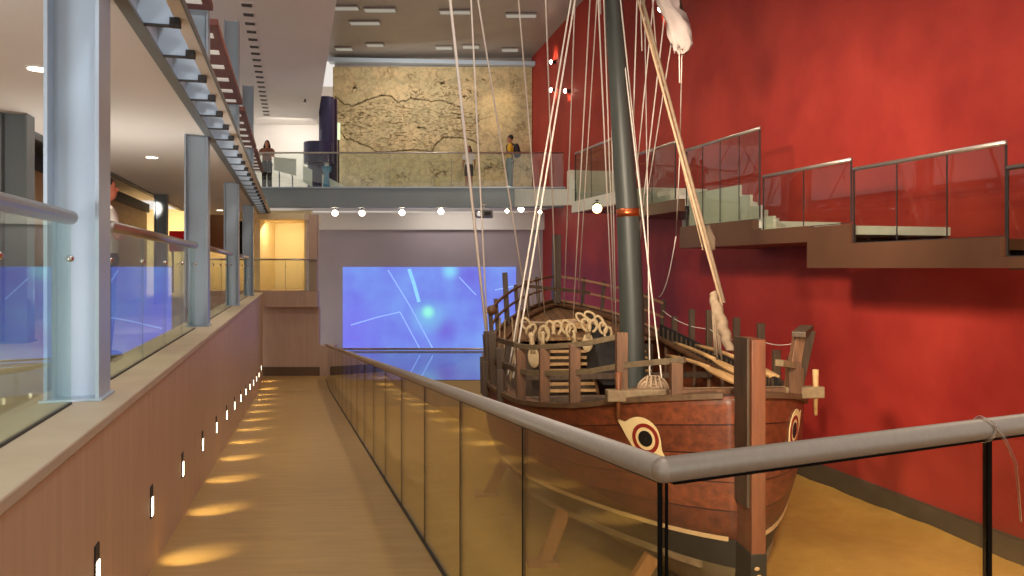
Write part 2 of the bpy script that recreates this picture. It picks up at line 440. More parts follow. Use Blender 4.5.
MB().lathe(c-V(0,0,.10),[(.02,0),(.05,.01),(.03,.04),(.02,.10)],10).build('pipe', m_dark, o)
MB().lathe(c-V(0,0,.13),[(.07,0),(.07,.012),(.01,.03)],12).build('deflector', m_inox, o)

# ------------------------------------------------------------------ downlights in the walkway soffit
m_lamp = E('lamp_white', (255,244,225), 9.0)
m_lampw = E('lamp_warm', (255,226,170), 14.0)
def downlight(c, label, pw=0, col=(1,.86,.66)):
    o = empty('downlight', c, label, 'ceiling light', None)
    MB().lathe(c-V(0,0,.012),[(.085,0),(.11,.0),(.11,.012),(.085,.012)],20).build('trim_ring', m_white, o, fix=True)
    MB().lathe(c-V(0,0,.016),[(.08,0),(.085,.004),(.085,.012)],18).build('lens', m_lamp, o, fix=True)
    if pw:
        l = bpy.data.lights.new('downlight_spot','SPOT'); l.energy = pw; l.color = col; l.spot_size = 1.9; l.spot_blend = .8; l.shadow_soft_size = .08
        lo = bpy.data.objects.new('downlight_spot', l); COL.objects.link(lo); lo.location = c-V(0,0,.06)
for i, (Y, lb) in enumerate(((1.9,'downlight over the near end of the walkway'),(7.0,'white downlight left of the nearest column'),(12.6,'white downlight between the first two columns, above the man'),
                  (18.4,'downlight in the soffit hidden behind the second column'),(24.1,'small downlight at the far end of the walkway soffit'))):
    downlight(RY(-2.16,Y,ZB), lb, 40)

# ------------------------------------------------------------------ glass railings
def rail_run(name, label, cat, p0, p1, h, mat_g, rr=.04, pane=1.2, base=.0, group=None, post_ends=True, clamps=True, mat_r=None, joints=True, starts=None, gap=.012, zr=None):
    """p0,p1 : ends of the glass foot.  h : height of the rail axis over the foot"""
    p0, p1 = Vector(p0), Vector(p1); d = p1-p0; dh = Vector((d.x,d.y,0)); L = dh.length
    o = empty(name, (p0+p1)/2, label, cat, group)
    MB().tube([p0+Z3*h, p1+Z3*h], rr, 14).build('handrail', mat_r or m_inox, o, smooth=True)
    cuts = starts if starts else [i/max(1,round(L/pane)) for i in range(max(1,round(L/pane))+1)]
    side = Vector((-dh.y, dh.x, 0)).normalized()*.006
    for i in range(len(cuts)-1):
        g = gap/2/L
        a, b = p0+d*(cuts[i]+g), p0+d*(cuts[i+1]-g)
        MB().prism([a-side, b-side, b-side+Z3*(h-rr*.6), a-side+Z3*(h-rr*.6)], side*2).build('glass_panel', mat_g, o, fix=True)
        if clamps:
            for q in (cuts[i],)+((cuts[i+1],) if i==len(cuts)-2 else ()):
                c = p0+d*q+Z3*(h*.78)
                MB().ell(c, (.022,.022,.022), nu=10, nv=6).build('clamp', m_chrome, o, smooth=True)
    if clamps or 'stair' in name:
        for q in (cuts if 'stair' in name else cuts[1:-1]):
            jw = (.026 if q in (0,1) else .013) if 'stair' in name else .008
            MB().bar(p0+d*q+Z3*.02, p0+d*q+Z3*(h-rr), jw, .012, up=dh).build('panel_joint', m_dark if 'stair' in name else m_steel2, o)
    MB().bar(p0+Z3*.006, p1+Z3*.006, .02, .012).build('foot_channel', m_dark, o)
    return o
bayY = [(-1.0,4.52),(5.5,10.2),(11.3,16.0),(17.15,21.85)]
bl = ['nearest glass railing bay on the parapet, left of the nearest column','glass railing bay in front of the man in the white shirt','short glass railing bay between the second and third columns','glass railing bay between the third and fourth columns']
for (a,b), lb in zip(bayY, bl):
    rail_run('walkway_railing', lb, 'railing', RY(-1.22,a,-.77), RY(-1.22,b,-.77), 1.055, m_glass, rr=.042, pane=1.15, group='glass railing bays along the parapet')
Yg = 25.3
rail_run('gallery_railing', 'glass railing across the small end gallery below the bridge', 'railing', V(xa(254,Yg),Yg,-.73), V(xa(317,Yg),Yg,-.73), 1.0, m_glassc, rr=.03, pane=1.0)
rail_run('bridge_railing', 'long glass railing along the upper bridge in front of the map', 'railing', V(BX0,27.7,2.75), V(2.15,27.7,2.75), 1.24, m_glassc, rr=.03, pane=2.1, mat_r=m_inox)
rail_run('platform_railing', 'glass railing in front of the mirrored blue floor below the screen', 'railing', RY(UR,22.45,-3.15), V(6.0,22.45,-3.15), .88, m_glassc, rr=.028, pane=1.15, clamps=False)

# ramp railing: one continuous handrail with a corner, panes either side
o = empty('ramp_railing', R(.955,8,-2.24), 'long glass railing with thick satin handrail along the ramp and around the near corner', 'railing')
def rzl(v): return -.388 - .0784*v           # axis of the handrail
vC = 1.965
VE = vy(.955, 24.6)
VK = 16.2                                     # below this point the rail runs level
pts = [R(.955, VE, rzl(VE)), R(.955, 9, rzl(9)), R(.955, vC, rzl(vC))]
C0 = R(.955, vC, rzl(vC)); RD = V(1.38,.64,0).normalized(); RDs = RD.copy()
E0 = C0 + RD*7.95
MB().tube(pts, .0345, 20).ell(C0,(.0345,.0345,.0345),nu=20,nv=12).tube([C0,E0], .0345, 20).build('handrail', m_satin, o, smooth=True)
gz = lambda v: rz(v) - .005 if v < V_END else ZL
edges = [vC + 1.347*i for i in range(0,17)]
edges = [e for e in edges if e < VE-.2]+[VE]
for i in range(len(edges)-1):
    a, b = edges[i]+.006, edges[i+1]-.006
    MB().prism([R(.949,a,gz(a)), R(.949,b,gz(b)), R(.949,b,rzl(b)-.03), R(.949,a,rzl(a)-.03)], R(.012,0,0)).build('glass_panel', m_glassg, o, fix=True)
for i, e_ in enumerate(edges[1:-1]):
    MB().bar(R(.955,e_,gz(e_)), R(.955,e_,rzl(e_)-.035), .014, .012, up=V3).build('panel_joint', m_black, o)
MB().bar(R(.955,edges[0],gz(edges[0])+.01), R(.955,V_END,ZL+.01), .03, .02).bar(R(.955,V_END,ZL+.01), R(.955,VE,ZL+.01), .03,.02).build('foot_channel', m_dark, o)
# corner post: two black glass edges
cb = C0.copy()
MB().bar(V(cb.x-.008,cb.y+.0,-1.74), V(cb.x-.008,cb.y,C0.z-.035), .012,.012).build('panel_joint', m_black, o)
MB().bar(V(cb.x+.009,cb.y-.004,-1.74), V(cb.x+.009,cb.y-.004,C0.z-.035), .008,.008).build('panel_joint', m_black, o)
w = 1.325
for i in range(6):
    a, b = C0 + RD*(w*i+.02), C0 + RD*(w*(i+1)-.01)
    nn = Vector((-RD.y,RD.x,0))*.006
    MB().prism([V(a.x,a.y,-1.74)-nn, V(b.x,b.y,-1.74)-nn, V(b.x,b.y,C0.z-.03)-nn, V(a.x,a.y,C0.z-.03)-nn], nn*2).build('glass_panel', m_glassn, o, fix=True)
    if i < 5: MB().bar(V(b.x,b.y,-1.74)+RD*.01, V(b.x,b.y,C0.z-.035)+RD*.01, .02,.02, up=RD).build('panel_joint', m_black, o)
a, b = C0+RD*.03, C0+RD*7.95
MB().bar(V(a.x,a.y,C0.z-.036), V(b.x,b.y,C0.z-.036), .022,.010).build('glass_gasket', m_black, o)
MB().bar(V(a.x,a.y,-1.73), V(b.x,b.y,-1.73), .04,.05).build('foot_channel', m_dark, o)
MB().bar(R(.955,vC+.03,rzl(vC)-.036), R(.955,12,rzl(12)-.036), .016,.008).build('glass_gasket', m_dark, o)
# clear plastic cord knotted round the near handrail
tq = C0 + RD*1.30
m_cord = G('clear_plastic', (.9,.86,.8), refl=3.0, rough=.35)
loop = [tq + RD*.01*math.sin(k) + RN*(.040*math.cos(k*math.pi/8)) + Z3*(.040*math.sin(k*math.pi/8)) for k in range(17)]
tail = [tq-RN*.045+Z3*.02, tq-RN*.06+RD*.03-Z3*.03, tq-RN*.065+RD*.075-Z3*.11, tq-RN*.05+RD*.11-Z3*.2, tq-RN*.04+RD*.14-Z3*.32]
cobj = empty('plastic_cord', tq-Z3*.33, 'clear plastic cord looped over the nearest handrail with a hanging tail', 'cord')
MB().tube(loop, .006, 6).build('loop', m_cord, cobj, smooth=True)
MB().tube(tail, [.006,.006,.005,.004,.003], 6).build('tail', m_cord, cobj, smooth=True)

# ------------------------------------------------------------------ step lights in the parapet wall
m_step = E('step_lens', (255,238,200), 9.0)
sv = [vy(-.95, 3.98+1.53*i) for i in range(14)]
for i, v in enumerate(sv):
    zb = (rz(v) if v < V_END else ZL) + .36
    o = empty('step_light', R(-.944, v, zb), f'{ORD[i]} slot light from the near end, low on the tan parapet wall', 'wall light', 'step lights along the ramp')
    MB().ubox(-.952,-.942,v-.045,v+.045,zb,zb+.22).build('housing', m_dark, o, bevel=.004)
    MB().ubox(-.944,-.938,v-.030,v+.030,zb+.015,zb+.135).build('lens', m_step, o)
    l = bpy.data.lights.new('step_spot','SPOT'); l.energy = 30; l.color = (1,.80,.36); l.spot_size = math.radians(54); l.spot_blend = .9; l.shadow_soft_size = .02
    lo = bpy.data.objects.new('step_spot', l); COL.objects.link(lo)
    lo.location = R(-.92, v+.02, zb+.10)
    tgt = R(-.72, v+.24, zb-.36); lo.rotation_euler = (tgt-lo.location).to_track_quat('-Z','Y').to_euler()

# ------------------------------------------------------------------ stair along the red wall
US = 7.3
def fascia(Y0, Y1, z0, z1, z1b=None, lb='', cat='stair'):
    v0, v1 = vy(US,Y0), vy(US,Y1)
    z1b = z1 if z1b is None else z1b
    return MB().prism([R(US,v0,z0),R(US,v1,z0),R(US,v1,z1b),R(US,v0,z1)], R(.12,0,0)), v0, v1
o = empty('staircase', RY(US+.8,13,0), 'stepped brown and pale staircase running up along the red wall', 'staircase')
segs = [(5.5,8.57,-.0,.12),(8.57,10.92,0,.335),(10.92,11.8,0,.60),(11.8,13.2,.385,.62),(13.2,15.7,.385,.80),(15.7,18.2,1.12,1.36),(18.2,21.8,1.50,1.80)]
for Y0,Y1,z0,z1 in segs:
    mbx, v0, v1 = fascia(Y0,Y1,z0,z1); mbx.build('fascia', m_brown if z1<1.7 else m_pale, o, fix=True)
    MB().prism([R(US+.12,v0,z1-.14),R(US+.12,v1,z1-.14),R(US+.12,v1,z1-.02),R(US+.12,v0,z1-.02)], R(UW-US-.12,0,0)).build('landing', m_pale if z1>.5 else m_brown, o, fix=True)
    MB().prism([R(US+.12,v0,z0),R(US+.12,v1,z0),R(US+.12,v1,z0+.04),R(US+.12,v0,z0+.04)], R(UW-US-.12,0,0)).build('soffit', m_brown, o, fix=True)
MB().prism([RY(US,21.8,1.72),RY(US,27.45,2.10),RY(US,27.45,2.72),RY(US,21.8,2.15)], R(.12,0,0)).build('fascia', m_pale, o, fix=True)
def flight(Y0, Y1, z0, z1, n, u0=US+.14):
    v0, v1 = vy(u0,Y0), vy(u0,Y1)
    for i in range(n):
        a = v0+(v1-v0)*i/n; b = v1
        MB().ubox(u0, UW-.02, a, b, z0+(z1-z0)*i/n, z0+(z1-z0)*(i+1)/n).build('step', m_pale, o, bevel=.006)
st = [(15.6,.80),(15.6,1.44),(13.85,1.44)]
for i_ in range(4):
    Ya, Yb_ = 13.85-.325*i_, 13.85-.325*(i_+1); zz = 1.44-.2*(i_+1)
    st += [(Ya,zz),(Yb_,zz)]
st += [(12.55,.61),(13.2,.61),(13.2,.80)]
MB().prism([RY(US+.14,Y_,z_) for Y_,z_ in st], R(.05,0,0)).build('stringer', m_pale, o, fix=True)
flight(14.9,16.7,.60,1.50,5,8.7)
flight(16.7,18.6,.6,1.50,1,8.7)
flight(16.4,18.2,1.36,1.78,3)
flight(21.0,22.6,1.78,2.74,6)
def srail(Y0, Y1, zf, zr, lb, n):
    p0, p1 = RY(US+.06,Y0,zf), RY(US+.06,Y1,zf)
    rail_run('stair_railing', lb, 'railing', p0, p1, zr-zf, m_glassb, rr=.028, starts=[i/n for i in range(n+1)], clamps=False, group='glass railing runs of the staircase')
srail(5.5,8.55,.12,1.07,'lowest glass railing run of the staircase, at the edge of the view',2)
srail(8.57,10.9,.335,1.345,'long glass railing run with three panes over the brown stair landing',3)
srail(10.95,13.0,.61,1.485,'glass railing run with two panes, next above the three pane run',2)
srail(13.1,15.55,.80,2.29,'tall glass railing run in front of the pale steps',4)
srail(16.0,18.1,1.36,2.52,'glass railing run just right of the mast',2)
srail(18.2,21.7,1.78,3.1,'highest glass railing run, joining the upper bridge',3)

# ------------------------------------------------------------------ the projection
o = empty('projection_screen', V((xa(343,30)+xa(516,30))/2, 29.97, -3.05), 'large glowing blue projection with pale lines on the lavender wall', 'screen')
x0, x1 = xa(343,30), xa(516,30); z1 = .04; z0 = -3.10
def screen_mat():
    m = bpy.data.materials.new('projected_light'); m.use_nodes = True; nt = m.node_tree; n = nt.nodes; l = nt.links
    b = n['Principled BSDF']; b.inputs['Base Color'].default_value = lin((40,50,90)); b.inputs['Roughness'].default_value = .8
    tc = n.new('ShaderNodeTexCoord'); nz = n.new('ShaderNodeTexNoise'); nz.inputs['Scale'].default_value = .8; nz.inputs['Detail'].default_value = 4
    l.new(tc.outputs['Object'], nz.inputs['Vector'])
    rp = n.new('ShaderNodeValToRGB'); e = rp.color_ramp.elements
    e[0].position=.3; e[0].color=lin((112,120,228)); e[1].position=.7; e[1].color=lin((124,160,240))
    l.new(nz.outputs['Fac'], rp.inputs['Fac'])
    def blob(cx, cz, r, col, prev, amt):
        mp = n.new('ShaderNodeVectorMath'); mp.operation='SUBTRACT'; mp.inputs[1].default_value=(cx,0,cz); l.new(tc.outputs['Object'], mp.inputs[0])
        ln = n.new('ShaderNodeVectorMath'); ln.operation='LENGTH'; l.new(mp.outputs[0], ln.inputs[0])
        mr = n.new('ShaderNodeMapRange'); mr.interpolation_type='SMOOTHSTEP'; mr.inputs[1].default_value=r; mr.inputs[2].default_value=0; mr.inputs[3].default_value=0; mr.inputs[4].default_value=amt
        l.new(ln.outputs['Value'], mr.inputs[0])
        mx = n.new('ShaderNodeMixRGB'); mx.inputs[2].default_value=lin(col); l.new(mr.outputs[0], mx.inputs[0]); l.new(prev, mx.inputs[1]); return mx.outputs[0]
    L0 = root_loc(o)
    P = lambda px,py: ((px-512)/F*29.95-L0.x, (268-py)/F*29.95-L0.z)
    c = rp.outputs['Color']
    c = blob(*P(345,335), 2.2, (118,96,232), c, .7); c = blob(*P(470,275), .9, (110,96,215), c, .8); c = blob(*P(445,330), .7, (112,100,214), c, .9)
    c = blob(*P(428,316), .9, (130,215,235), c, .55); c = blob(*P(428,312), .34, (150,246,226), c, 1.2)
    c = blob(*P(450,271), .45, (140,220,250), c, .9)
    l.new(c, b.inputs['Emission Color']); b.inputs['Emission Strength'].default_value = 1.0
    return m
MB().box(((x0+x1)/2, 29.98, (z0+z1)/2), (x1-x0,.03,z1-z0)).build('screen_surface', screen_mat(), o)
m_pl1 = E('projected_line', (132,164,240), 1.0); m_pl2 = E('projected_glow_line', (128,190,238), 1.0)
def pline(pts, w, mat):
    q = [V((px-512)/F*29.96, 29.962, (268-py)/F*29.96) for px,py in pts]
    mbx = MB()
    for i in range(len(q)-1): mbx.bar(q[i], q[i+1], w, .004, up=Y3) if False else mbx.bar(q[i], q[i+1], w, .004, up=V(0,-1,0))
    mbx.build('projected_line', mat, o)
pline([(351,325),(378,317),(400,312)], .045, m_pl1); pline([(400,312),(420,349)], .045, m_pl1)
pline([(388,270),(410,306),(433,349)], .05, m_pl1); pline([(409,269),(414,284),(419,302)], .13, m_pl2)
pline([(459,277),(476,295)], .04, m_pl1); pline([(495,290),(514,286)], .04, m_pl1)

# ------------------------------------------------------------------ map mural
o = empty('map_mural', V((xa(333,YM)+xa(532,YM))/2, YM-.03, 2.8), 'large beige antique map printed on the wall behind the upper bridge', 'mural')
mx0, mx1, mz1 = xa(333,YM), xa(532,YM), (268-67)/F*YM
m_map = M('map_paper', (186,170,130), (218,188,138), rough=.7, ns=.45, detail=8)
def map_ink_texture(m):
    nt = m.node_tree; n = nt.nodes; l = nt.links; b = n['Principled BSDF']
    src = b.inputs['Base Color'].links[0].from_socket; tc = n.new('ShaderNodeTexCoord')
    def layer(src, scale, width, amt, col, dist):
        nz = n.new('ShaderNodeTexNoise'); nz.inputs['Scale'].default_value = scale; nz.inputs['Detail'].default_value = 5; nz.inputs['Distortion'].default_value = dist
        l.new(tc.outputs['Object'], nz.inputs['Vector'])
        s1 = n.new('ShaderNodeMath'); s1.operation='SUBTRACT'; s1.inputs[1].default_value=.5; l.new(nz.outputs['Fac'], s1.inputs[0])
        s2 = n.new('ShaderNodeMath'); s2.operation='ABSOLUTE'; l.new(s1.outputs[0], s2.inputs[0])
        mr = n.new('ShaderNodeMapRange'); mr.inputs[1].default_value=0; mr.inputs[2].default_value=width; mr.inputs[3].default_value=amt; mr.inputs[4].default_value=0; l.new(s2.outputs[0], mr.inputs[0])
        mx = n.new('ShaderNodeMixRGB'); mx.inputs[2].default_value = lin(col); l.new(mr.outputs[0], mx.inputs[0]); l.new(src, mx.inputs[1]); return mx.outputs[0]
    c = layer(src, 1.6, .05, .45, (120,104,70), 1.2); c = layer(c, .7, .12, .35, (150,150,112), .5); c = layer(c, 4.0, .05, .35, (128,110,76), .8)
    l.new(c, b.inputs['Base Color'])
map_ink_texture(m_map)
MB().box(((mx0+mx1)/2, YM+.02, (2.8+mz1)/2), (mx1-mx0, .08, mz1-2.8)).build('map_panel', m_map, o)
m_ink = M('map_ink', (146,126,88), rough=.8); m_ink2 = M('map_ink_pale', (164,146,106), rough=.8)
YI = YM-.022
rr = random.Random(3)
def ink(mbx, pts, w):
    q = [V((px-512)/F*YI, YI, (268-py)/F*YI) for px,py in pts]
    for i in range(len(q)-1):
        if (q[i+1]-q[i]).length > 1e-4: mbx.bar(q[i], q[i+1], w, .003, up=V(0,-1,0))
def cr(crop): return [(325+x/4.11, 55+y/4.11) for x,y in crop]
def wig(pts, amp, step=1.1):
    out = []
    for i in range(len(pts)-1):
        (x0_,y0_),(x1_,y1_) = pts[i],pts[i+1]; L = math.hypot(x1_-x0_,y1_-y0_); k = max(1,int(L/step))
        for j in range(k): t=j/k; out.append((x0_+(x1_-x0_)*t+rr.uniform(-amp,amp), y0_+(y1_-y0_)*t+rr.uniform(-amp,amp)))
    out.append(pts[-1]); return out
northc = cr([(40,170),(75,200),(110,208),(150,195),(190,178),(240,165),(270,170),(300,195),(350,180),(400,182),(440,192),(480,186),(530,205),(570,225)])
southc = cr([(60,310),(85,345),(110,348),(150,365),(185,378),(205,395),(240,400),(300,395),(370,388),(440,398),(455,365),(490,338),(560,340),(610,350),(640,368)])
coast = MB()
for line_, a_ in ((northc,1.3),(southc,1.3),(cr([(590,300),(620,275),(650,262),(690,250)]),.6)):
    coast = MB(); ink(coast, wig(line_,a_,.8), .034)
    if a_ > 1: ink(coast, wig(line_,a_,.8), .026)
    coast.build('coastline', m_ink, o)
marks = MB(); marks2 = MB()
def interp(poly, x):
    for i in range(len(poly)-1):
        if poly[i][0] <= x <= poly[i+1][0]:
            t = (x-poly[i][0])/max(1e-6,poly[i+1][0]-poly[i][0]); return poly[i][1]+(poly[i+1][1]-poly[i][1])*t
    return poly[0][1] if x < poly[0][0] else poly[-1][1]
for k in range(1100):
    x = rr.uniform(337,478); a_, b_ = interp(northc,x)+3, interp(southc,x)-2
    if b_ <= a_: continue
    y = rr.uniform(a_,b_); L = rr.uniform(.8,3.2)
    ink(marks if rr.random()<.45 else marks2, wig([(x,y),(x+L,y+rr.uniform(-.6,.6))],.35,.7), .03)
for k in range(16):      # rivers and ranges
    x = rr.uniform(340,465); y = rr.uniform(interp(northc,x)+4, max(interp(northc,x)+6,interp(southc,x)-6))
    ink(marks, wig([(x,y),(x+rr.uniform(4,16),y+rr.uniform(-3,3))],.7,.8), .035)
def scrib(cx, cy, w, h, n):
    for _ in range(n):
        x = cx+rr.gauss(0,w/3); y = cy+rr.gauss(0,h/3)
        ink(marks, wig([(x,y),(x+rr.uniform(-w,w)*.4,y+rr.uniform(-h,h)*.4)],.5,.8), .04)
for c_, w_, h_, n_ in (((125,138),8,8,16),((265,75),8,10,14),((355,90),5,7,10),((365,150),12,9,18),((465,115),14,10,20),((455,480),14,12,22),((318,500),8,10,16),((185,525),12,7,12),
                       ((690,465),18,8,24),((785,118),8,8,10),((660,105),7,3,6),((575,105),7,3,5),((805,295),10,9,14),((830,470),12,9,14),((560,160),16,10,14),((610,190),12,10,12),((500,165),14,8,16)):
    (cx,cy) = cr([c_])[0]; scrib(cx,cy,w_,h_,n_)
marks.build('map_drawing', m_ink, o); marks2.build('map_lettering', m_ink2, o)
def text(body, loc, size, mat, parent, name='lettering', rot=(math.pi/2,0,0), ext=.002):
    cu = bpy.data.curves.new(name,'FONT'); cu.body = body; cu.size = size; cu.extrude = ext; cu.align_x='LEFT'
    t = bpy.data.objects.new(name+'_source', cu); COL.objects.link(t)
    bpy.context.view_layer.update()
    me = bpy.data.meshes.new_from_object(t.evaluated_get(bpy.context.evaluated_depsgraph_get()))
    bpy.data.objects.remove(t)
    ob = bpy.data.objects.new(name, me); COL.objects.link(ob); me.materials.clear(); me.materials.append(mat)
    ob.parent = parent; ob.location = Vector(loc)-root_loc(parent); ob.rotation_euler = rot
    return ob
text('CANTERRANA', V((337.5-512)/F*YI, YI+.002, (268-80)/F*YI), .175, m_ink2, o)
text('MARE', V((370-512)/F*YI, YI+.002, (268-80)/F*YI), .235, m_ink2, o)

# ------------------------------------------------------------------ spotlights under the bridge
def lamp(c, aim, label, r=.09, e=None, arm=.12, cat='spotlight', grp=None, mat=None):
    """small can spotlight hung from a stem"""
    o = empty('spotlight', c, label, cat, grp)
    d = (Vector(aim)-Vector(c)).normalized(); x = d.cross(Z3).normalized(); y = x.cross(d)
    MB().tube([c+Z3*(r*.6), c+Z3*(r*.6+arm)], .014, 8).lathe(c+Z3*(r*.6+arm),[(.05,0),(.05,.02)],12).build('stem', m_dark, o)
    MB().lathe(c-d*r*1.3,[(r*.6,0),(r*.95,r*.3),(r*1.05,r*1.9),(r*.95,r*1.9),(r*.9,r*1.6),(.01,r*1.5)],16,(x,y,d)).build('can', m_dark, o, fix=True)
    MB().ell(c+d*r*.35, (r*.92,r*.92,r*.4), (x,y,d)).build('lens', mat or m_spot, o, smooth=True)
    return o
m_spot = E('spot_lens', (255,238,205), 22.0)
m_spot2 = E('spot_lens_orange', (255,206,130), 26.0)
for px, py, Y, lb in ((335,213,28.6,'leftmost glowing spotlight under the bridge'),(362,213,28.9,'second glowing spotlight from the left under the bridge'),(402,212.5,28.6,'third glowing spotlight from the left under the bridge'),
                  (441,211.5,28.4,'glowing spotlight just left of the projector'),(507,211,28.4,'small spotlight just right of the projector'),(521,209,28.6,'bright spotlight second to the right of the projector'),(540,212,28.6,'small spotlight near the sternpost under the bridge')):
    c = at(px,py,Y); small = px in (507,540)
    lamp(c, V(c.x*.3, 10, -1), lb, r=.075 if small else .115, arm=max(.02, 2.16-c.z-.09), grp='spotlights under the bridge')
c = at(597,208,19.0); lamp(c, V(1.5,10,-1.5), 'large orange glowing spotlight left of the mast against the red wall', r=.12, arm=.10, mat=m_spot2)
for (px,py,Y,lb) in ((560,62,28.5,'upper of three small lamps on the far red wall'),(553,90,28.5,'lower left of the three small lamps on the far red wall'),(572,91,27.0,'lower right of the three small lamps on the far red wall'),(622,9,20.0,'small bright lamp on the red wall just right of the mast top')):
    v_ = vy(UW-.14, Y); c = R(UW-.14, v_, (268-py)/F*Y)
    o = empty('wall_lamp', c, lb, 'wall light', 'small lamps on the red wall')
    MB().ubox(UW-.05,UW,v_-.05,v_+.05,c.z-.05,c.z+.05).build('wall_plate', m_dark, o, bevel=.004)
    MB().lathe(c-U3*.0+U3*.09,[(.05,0),(.07,.05),(.07,.12),(.05,.12)],14,(V3,Z3,-U3)).build('can', m_dark, o, fix=True)
    MB().ell(c-U3*.03,(.075,.075,.05),(V3,Z3,U3)).build('lens', m_spot, o, smooth=True)
    l = bpy.data.lights.new('wall_wash','SPOT'); l.energy = 60; l.color=(1,.62,.35); l.spot_size=1.6; l.spot_blend=.9; l.shadow_soft_size=.05
    lo = bpy.data.objects.new('wall_wash', l); COL.objects.link(lo); lo.location = c-U3*.14; lo.rotation_euler = (R(1,0,.5 if 'upper' in lb else -.2)).to_track_quat('-Z','Y').to_euler()
# projector
c = at(484,214,27.2)
o = empty('projector', c-Z3*.2, 'grey ceiling projector hanging under the bridge', 'projector')
MB().box(c,(.60,.55,.26)).build('body', M('projector_grey',(120,120,124),rough=.5), o, bevel=.05)
MB().lathe(c+V(-.15,-.27,-.02),[(.09,0),(.10,-.05),(.08,-.06)],16,(X3,Z3,-Y3) if False else (X3,Z3,Y3)).build('lens', m_chrome, o, fix=True)
MB().box(c+V(.13,-.277,.0),(.22,.01,.14)).build('grille', m_dark, o)
MB().tube([c+Z3*.12, V(c.x,c.y,2.17)], .03, 8).lathe(V(c.x,c.y,2.14),[(.09,0),(.09,.03)],14).build('mount', m_white, o)

# lamp reflections on the metal ceiling, built as glowing panels
m_fl = E('diffuser_glow', (170,172,164), .45)
fl = [(365,22,26.0),(455,11,26.0),(521,14.5,26.0),(344,48,29.6),(375,44,29.6),(444,47,29.8),(471,46,29.8),(510,49,29.8),(380,9,25.0),(343,7,25.6)]
fln = ['long pale ceiling light left of the tall ropes','long pale ceiling light between the first two tall ropes','long pale ceiling light near the red wall','small ceiling light at the far left corner over the map','small ceiling light second from the left over the map','warm ceiling light over the middle of the map','warm ceiling light just right of the middle of the map','bright ceiling light over the right end of the map','faint ceiling light near the white soffit edge','faint ceiling light touching the white soffit edge']
for (px,py,Y), lb in zip(fl, fln):
    t = (YM+.5-Y)/(YM+.5-13); zc = 8.22+(9.55-8.22)*t
    Yq = zc*F/(268-py)                                        # depth where this sight line meets the ceiling
    for _ in range(6):
        t = (YM+.5-Yq)/(YM+.5-13); zc = 8.22+(9.55-8.22)*t; Yq = zc*F/(268-py)
    c = V((px-512)/F*Yq, Yq, zc-.03); big = py < 30
    o = empty('ceiling_light', c-Z3*.05, lb, 'ceiling light', 'strip lights in the hall ceiling')
    L = 1.0 if big else .6
    MB().box(c,(L+.06,.36,.05)).build('frame', m_hceil, o, bevel=.01)
    MB().box(c-Z3*.03,(L,.30,.012)).build('diffuser', m_fl, o)

# ------------------------------------------------------------------ walkway far end: red sign, stairs
c = RY(-3.33,24.0,.80)
o = empty('red_sign', c-Z3*.35, 'plain red sign panel at the far end of the walkway', 'sign')
MB().box(c,(.58,.04,.62)).build('panel', M('sign_red',(236,28,36),rough=.5), o, bevel=.006)
MB().bar(c+V(-.2,.05,-1.55), c+V(-.2,.05,.1), .04,.04).build('post', m_steel2, o)
MB().bar(c+V(.2,.05,-1.55), c+V(.2,.05,.1), .04,.04).build('post', m_steel2, o)
o = empty('walkway_stairs', RY(-2.6,25.6,-.85), 'narrow brown stairs rising at the far end of the walkway', 'stairs')
m_brick = M('stair_brown',(140,96,62),(156,108,72),rough=.6,ns=3)
for i in range(14):
    MB().box(RY(-2.55+.0*i,24.6+.22*i,-.75+.19*i),(1.0,.3,.19)).build('step', m_brick, o, bevel=.008)
MB().bar(RY(-3.05,24.4,-.2), RY(-3.05,27.6,2.3), .06,.5).build('stringer', m_dark, o)
# ------------------------------------------------------------------ exhibits on the bridge
m_navy = M('navy_panel',(40,38,72),(48,44,84),rough=.35,ns=2); m_purp = M('plum_panel',(58,38,62),rough=.4)
Ye = 29.6
o = empty('display_drum', V(xa(322,Ye),Ye,2.76), 'dark navy display stand of stacked drums beside the map', 'display stand')
zt = lambda py: (268-py)/F*Ye
MB().lathe(V(xa(319,Ye),Ye,zt(164)),[(xa(333,Ye)-xa(318,Ye),0),(xa(333,Ye)-xa(318,Ye),zt(143)-zt(164))],28).build('wide_drum', m_navy, o, fix=True)
MB().lathe(V(xa(326,Ye),Ye+.1,zt(143)),[(.28,0),(.28,zt(97)-zt(143))],24).build('tall_drum', m_navy, o, fix=True)
MB().box((xa(331,Ye),Ye+.35,(zt(97)+zt(187))/2),(.30,.1,zt(97)-zt(187))).build('back_panel', m_purp, o, bevel=.01)
MB().lathe(V(xa(316,Ye),Ye,2.76),[(.3,0),(.3,zt(164)-2.76)],24).build('pedestal', m_navy, o, fix=True)
MB().box((xa(322,Ye),Ye,zt(100)),(.34,.3,.2)).build('monitor_box', m_dark, o, bevel=.02)
Ye2 = 28.6
MB().prism([at(303,165,Ye2),at(312,170,Ye2),at(312,187,Ye2),at(303,182,Ye2)],(0,.05,0)).build('leaflet_panel', M('white_acrylic',(225,230,222),rough=.3), o, fix=True)
MB().prism([at(322,166,Ye2),at(331,166,Ye2),at(331,171,Ye2),at(328.5,173,Ye2),at(329.5,187,Ye2),at(323,187,Ye2),at(324.5,173,Ye2),at(322,170,Ye2)],(0,.06,0)).build('blue_cutout', M('cyan_panel',(56,126,166),rough=.4), o, fix=True)
o = empty('display_ramp', V(xa(336,Ye2),Ye2,2.76), 'low white slanted display board beside the navy drums', 'display board')
MB().prism([at(322,174,Ye2+.2),at(345,186.5,Ye2+.2),at(322,186.5,Ye2+.2)],(0,.06,0)).build('board', M('white_acrylic2',(226,228,216),rough=.3), o, fix=True)
MB().box((xa(330,Ye2),Ye2+.3,2.85),(.5,.08,.1)).build('foot', m_dark, o)
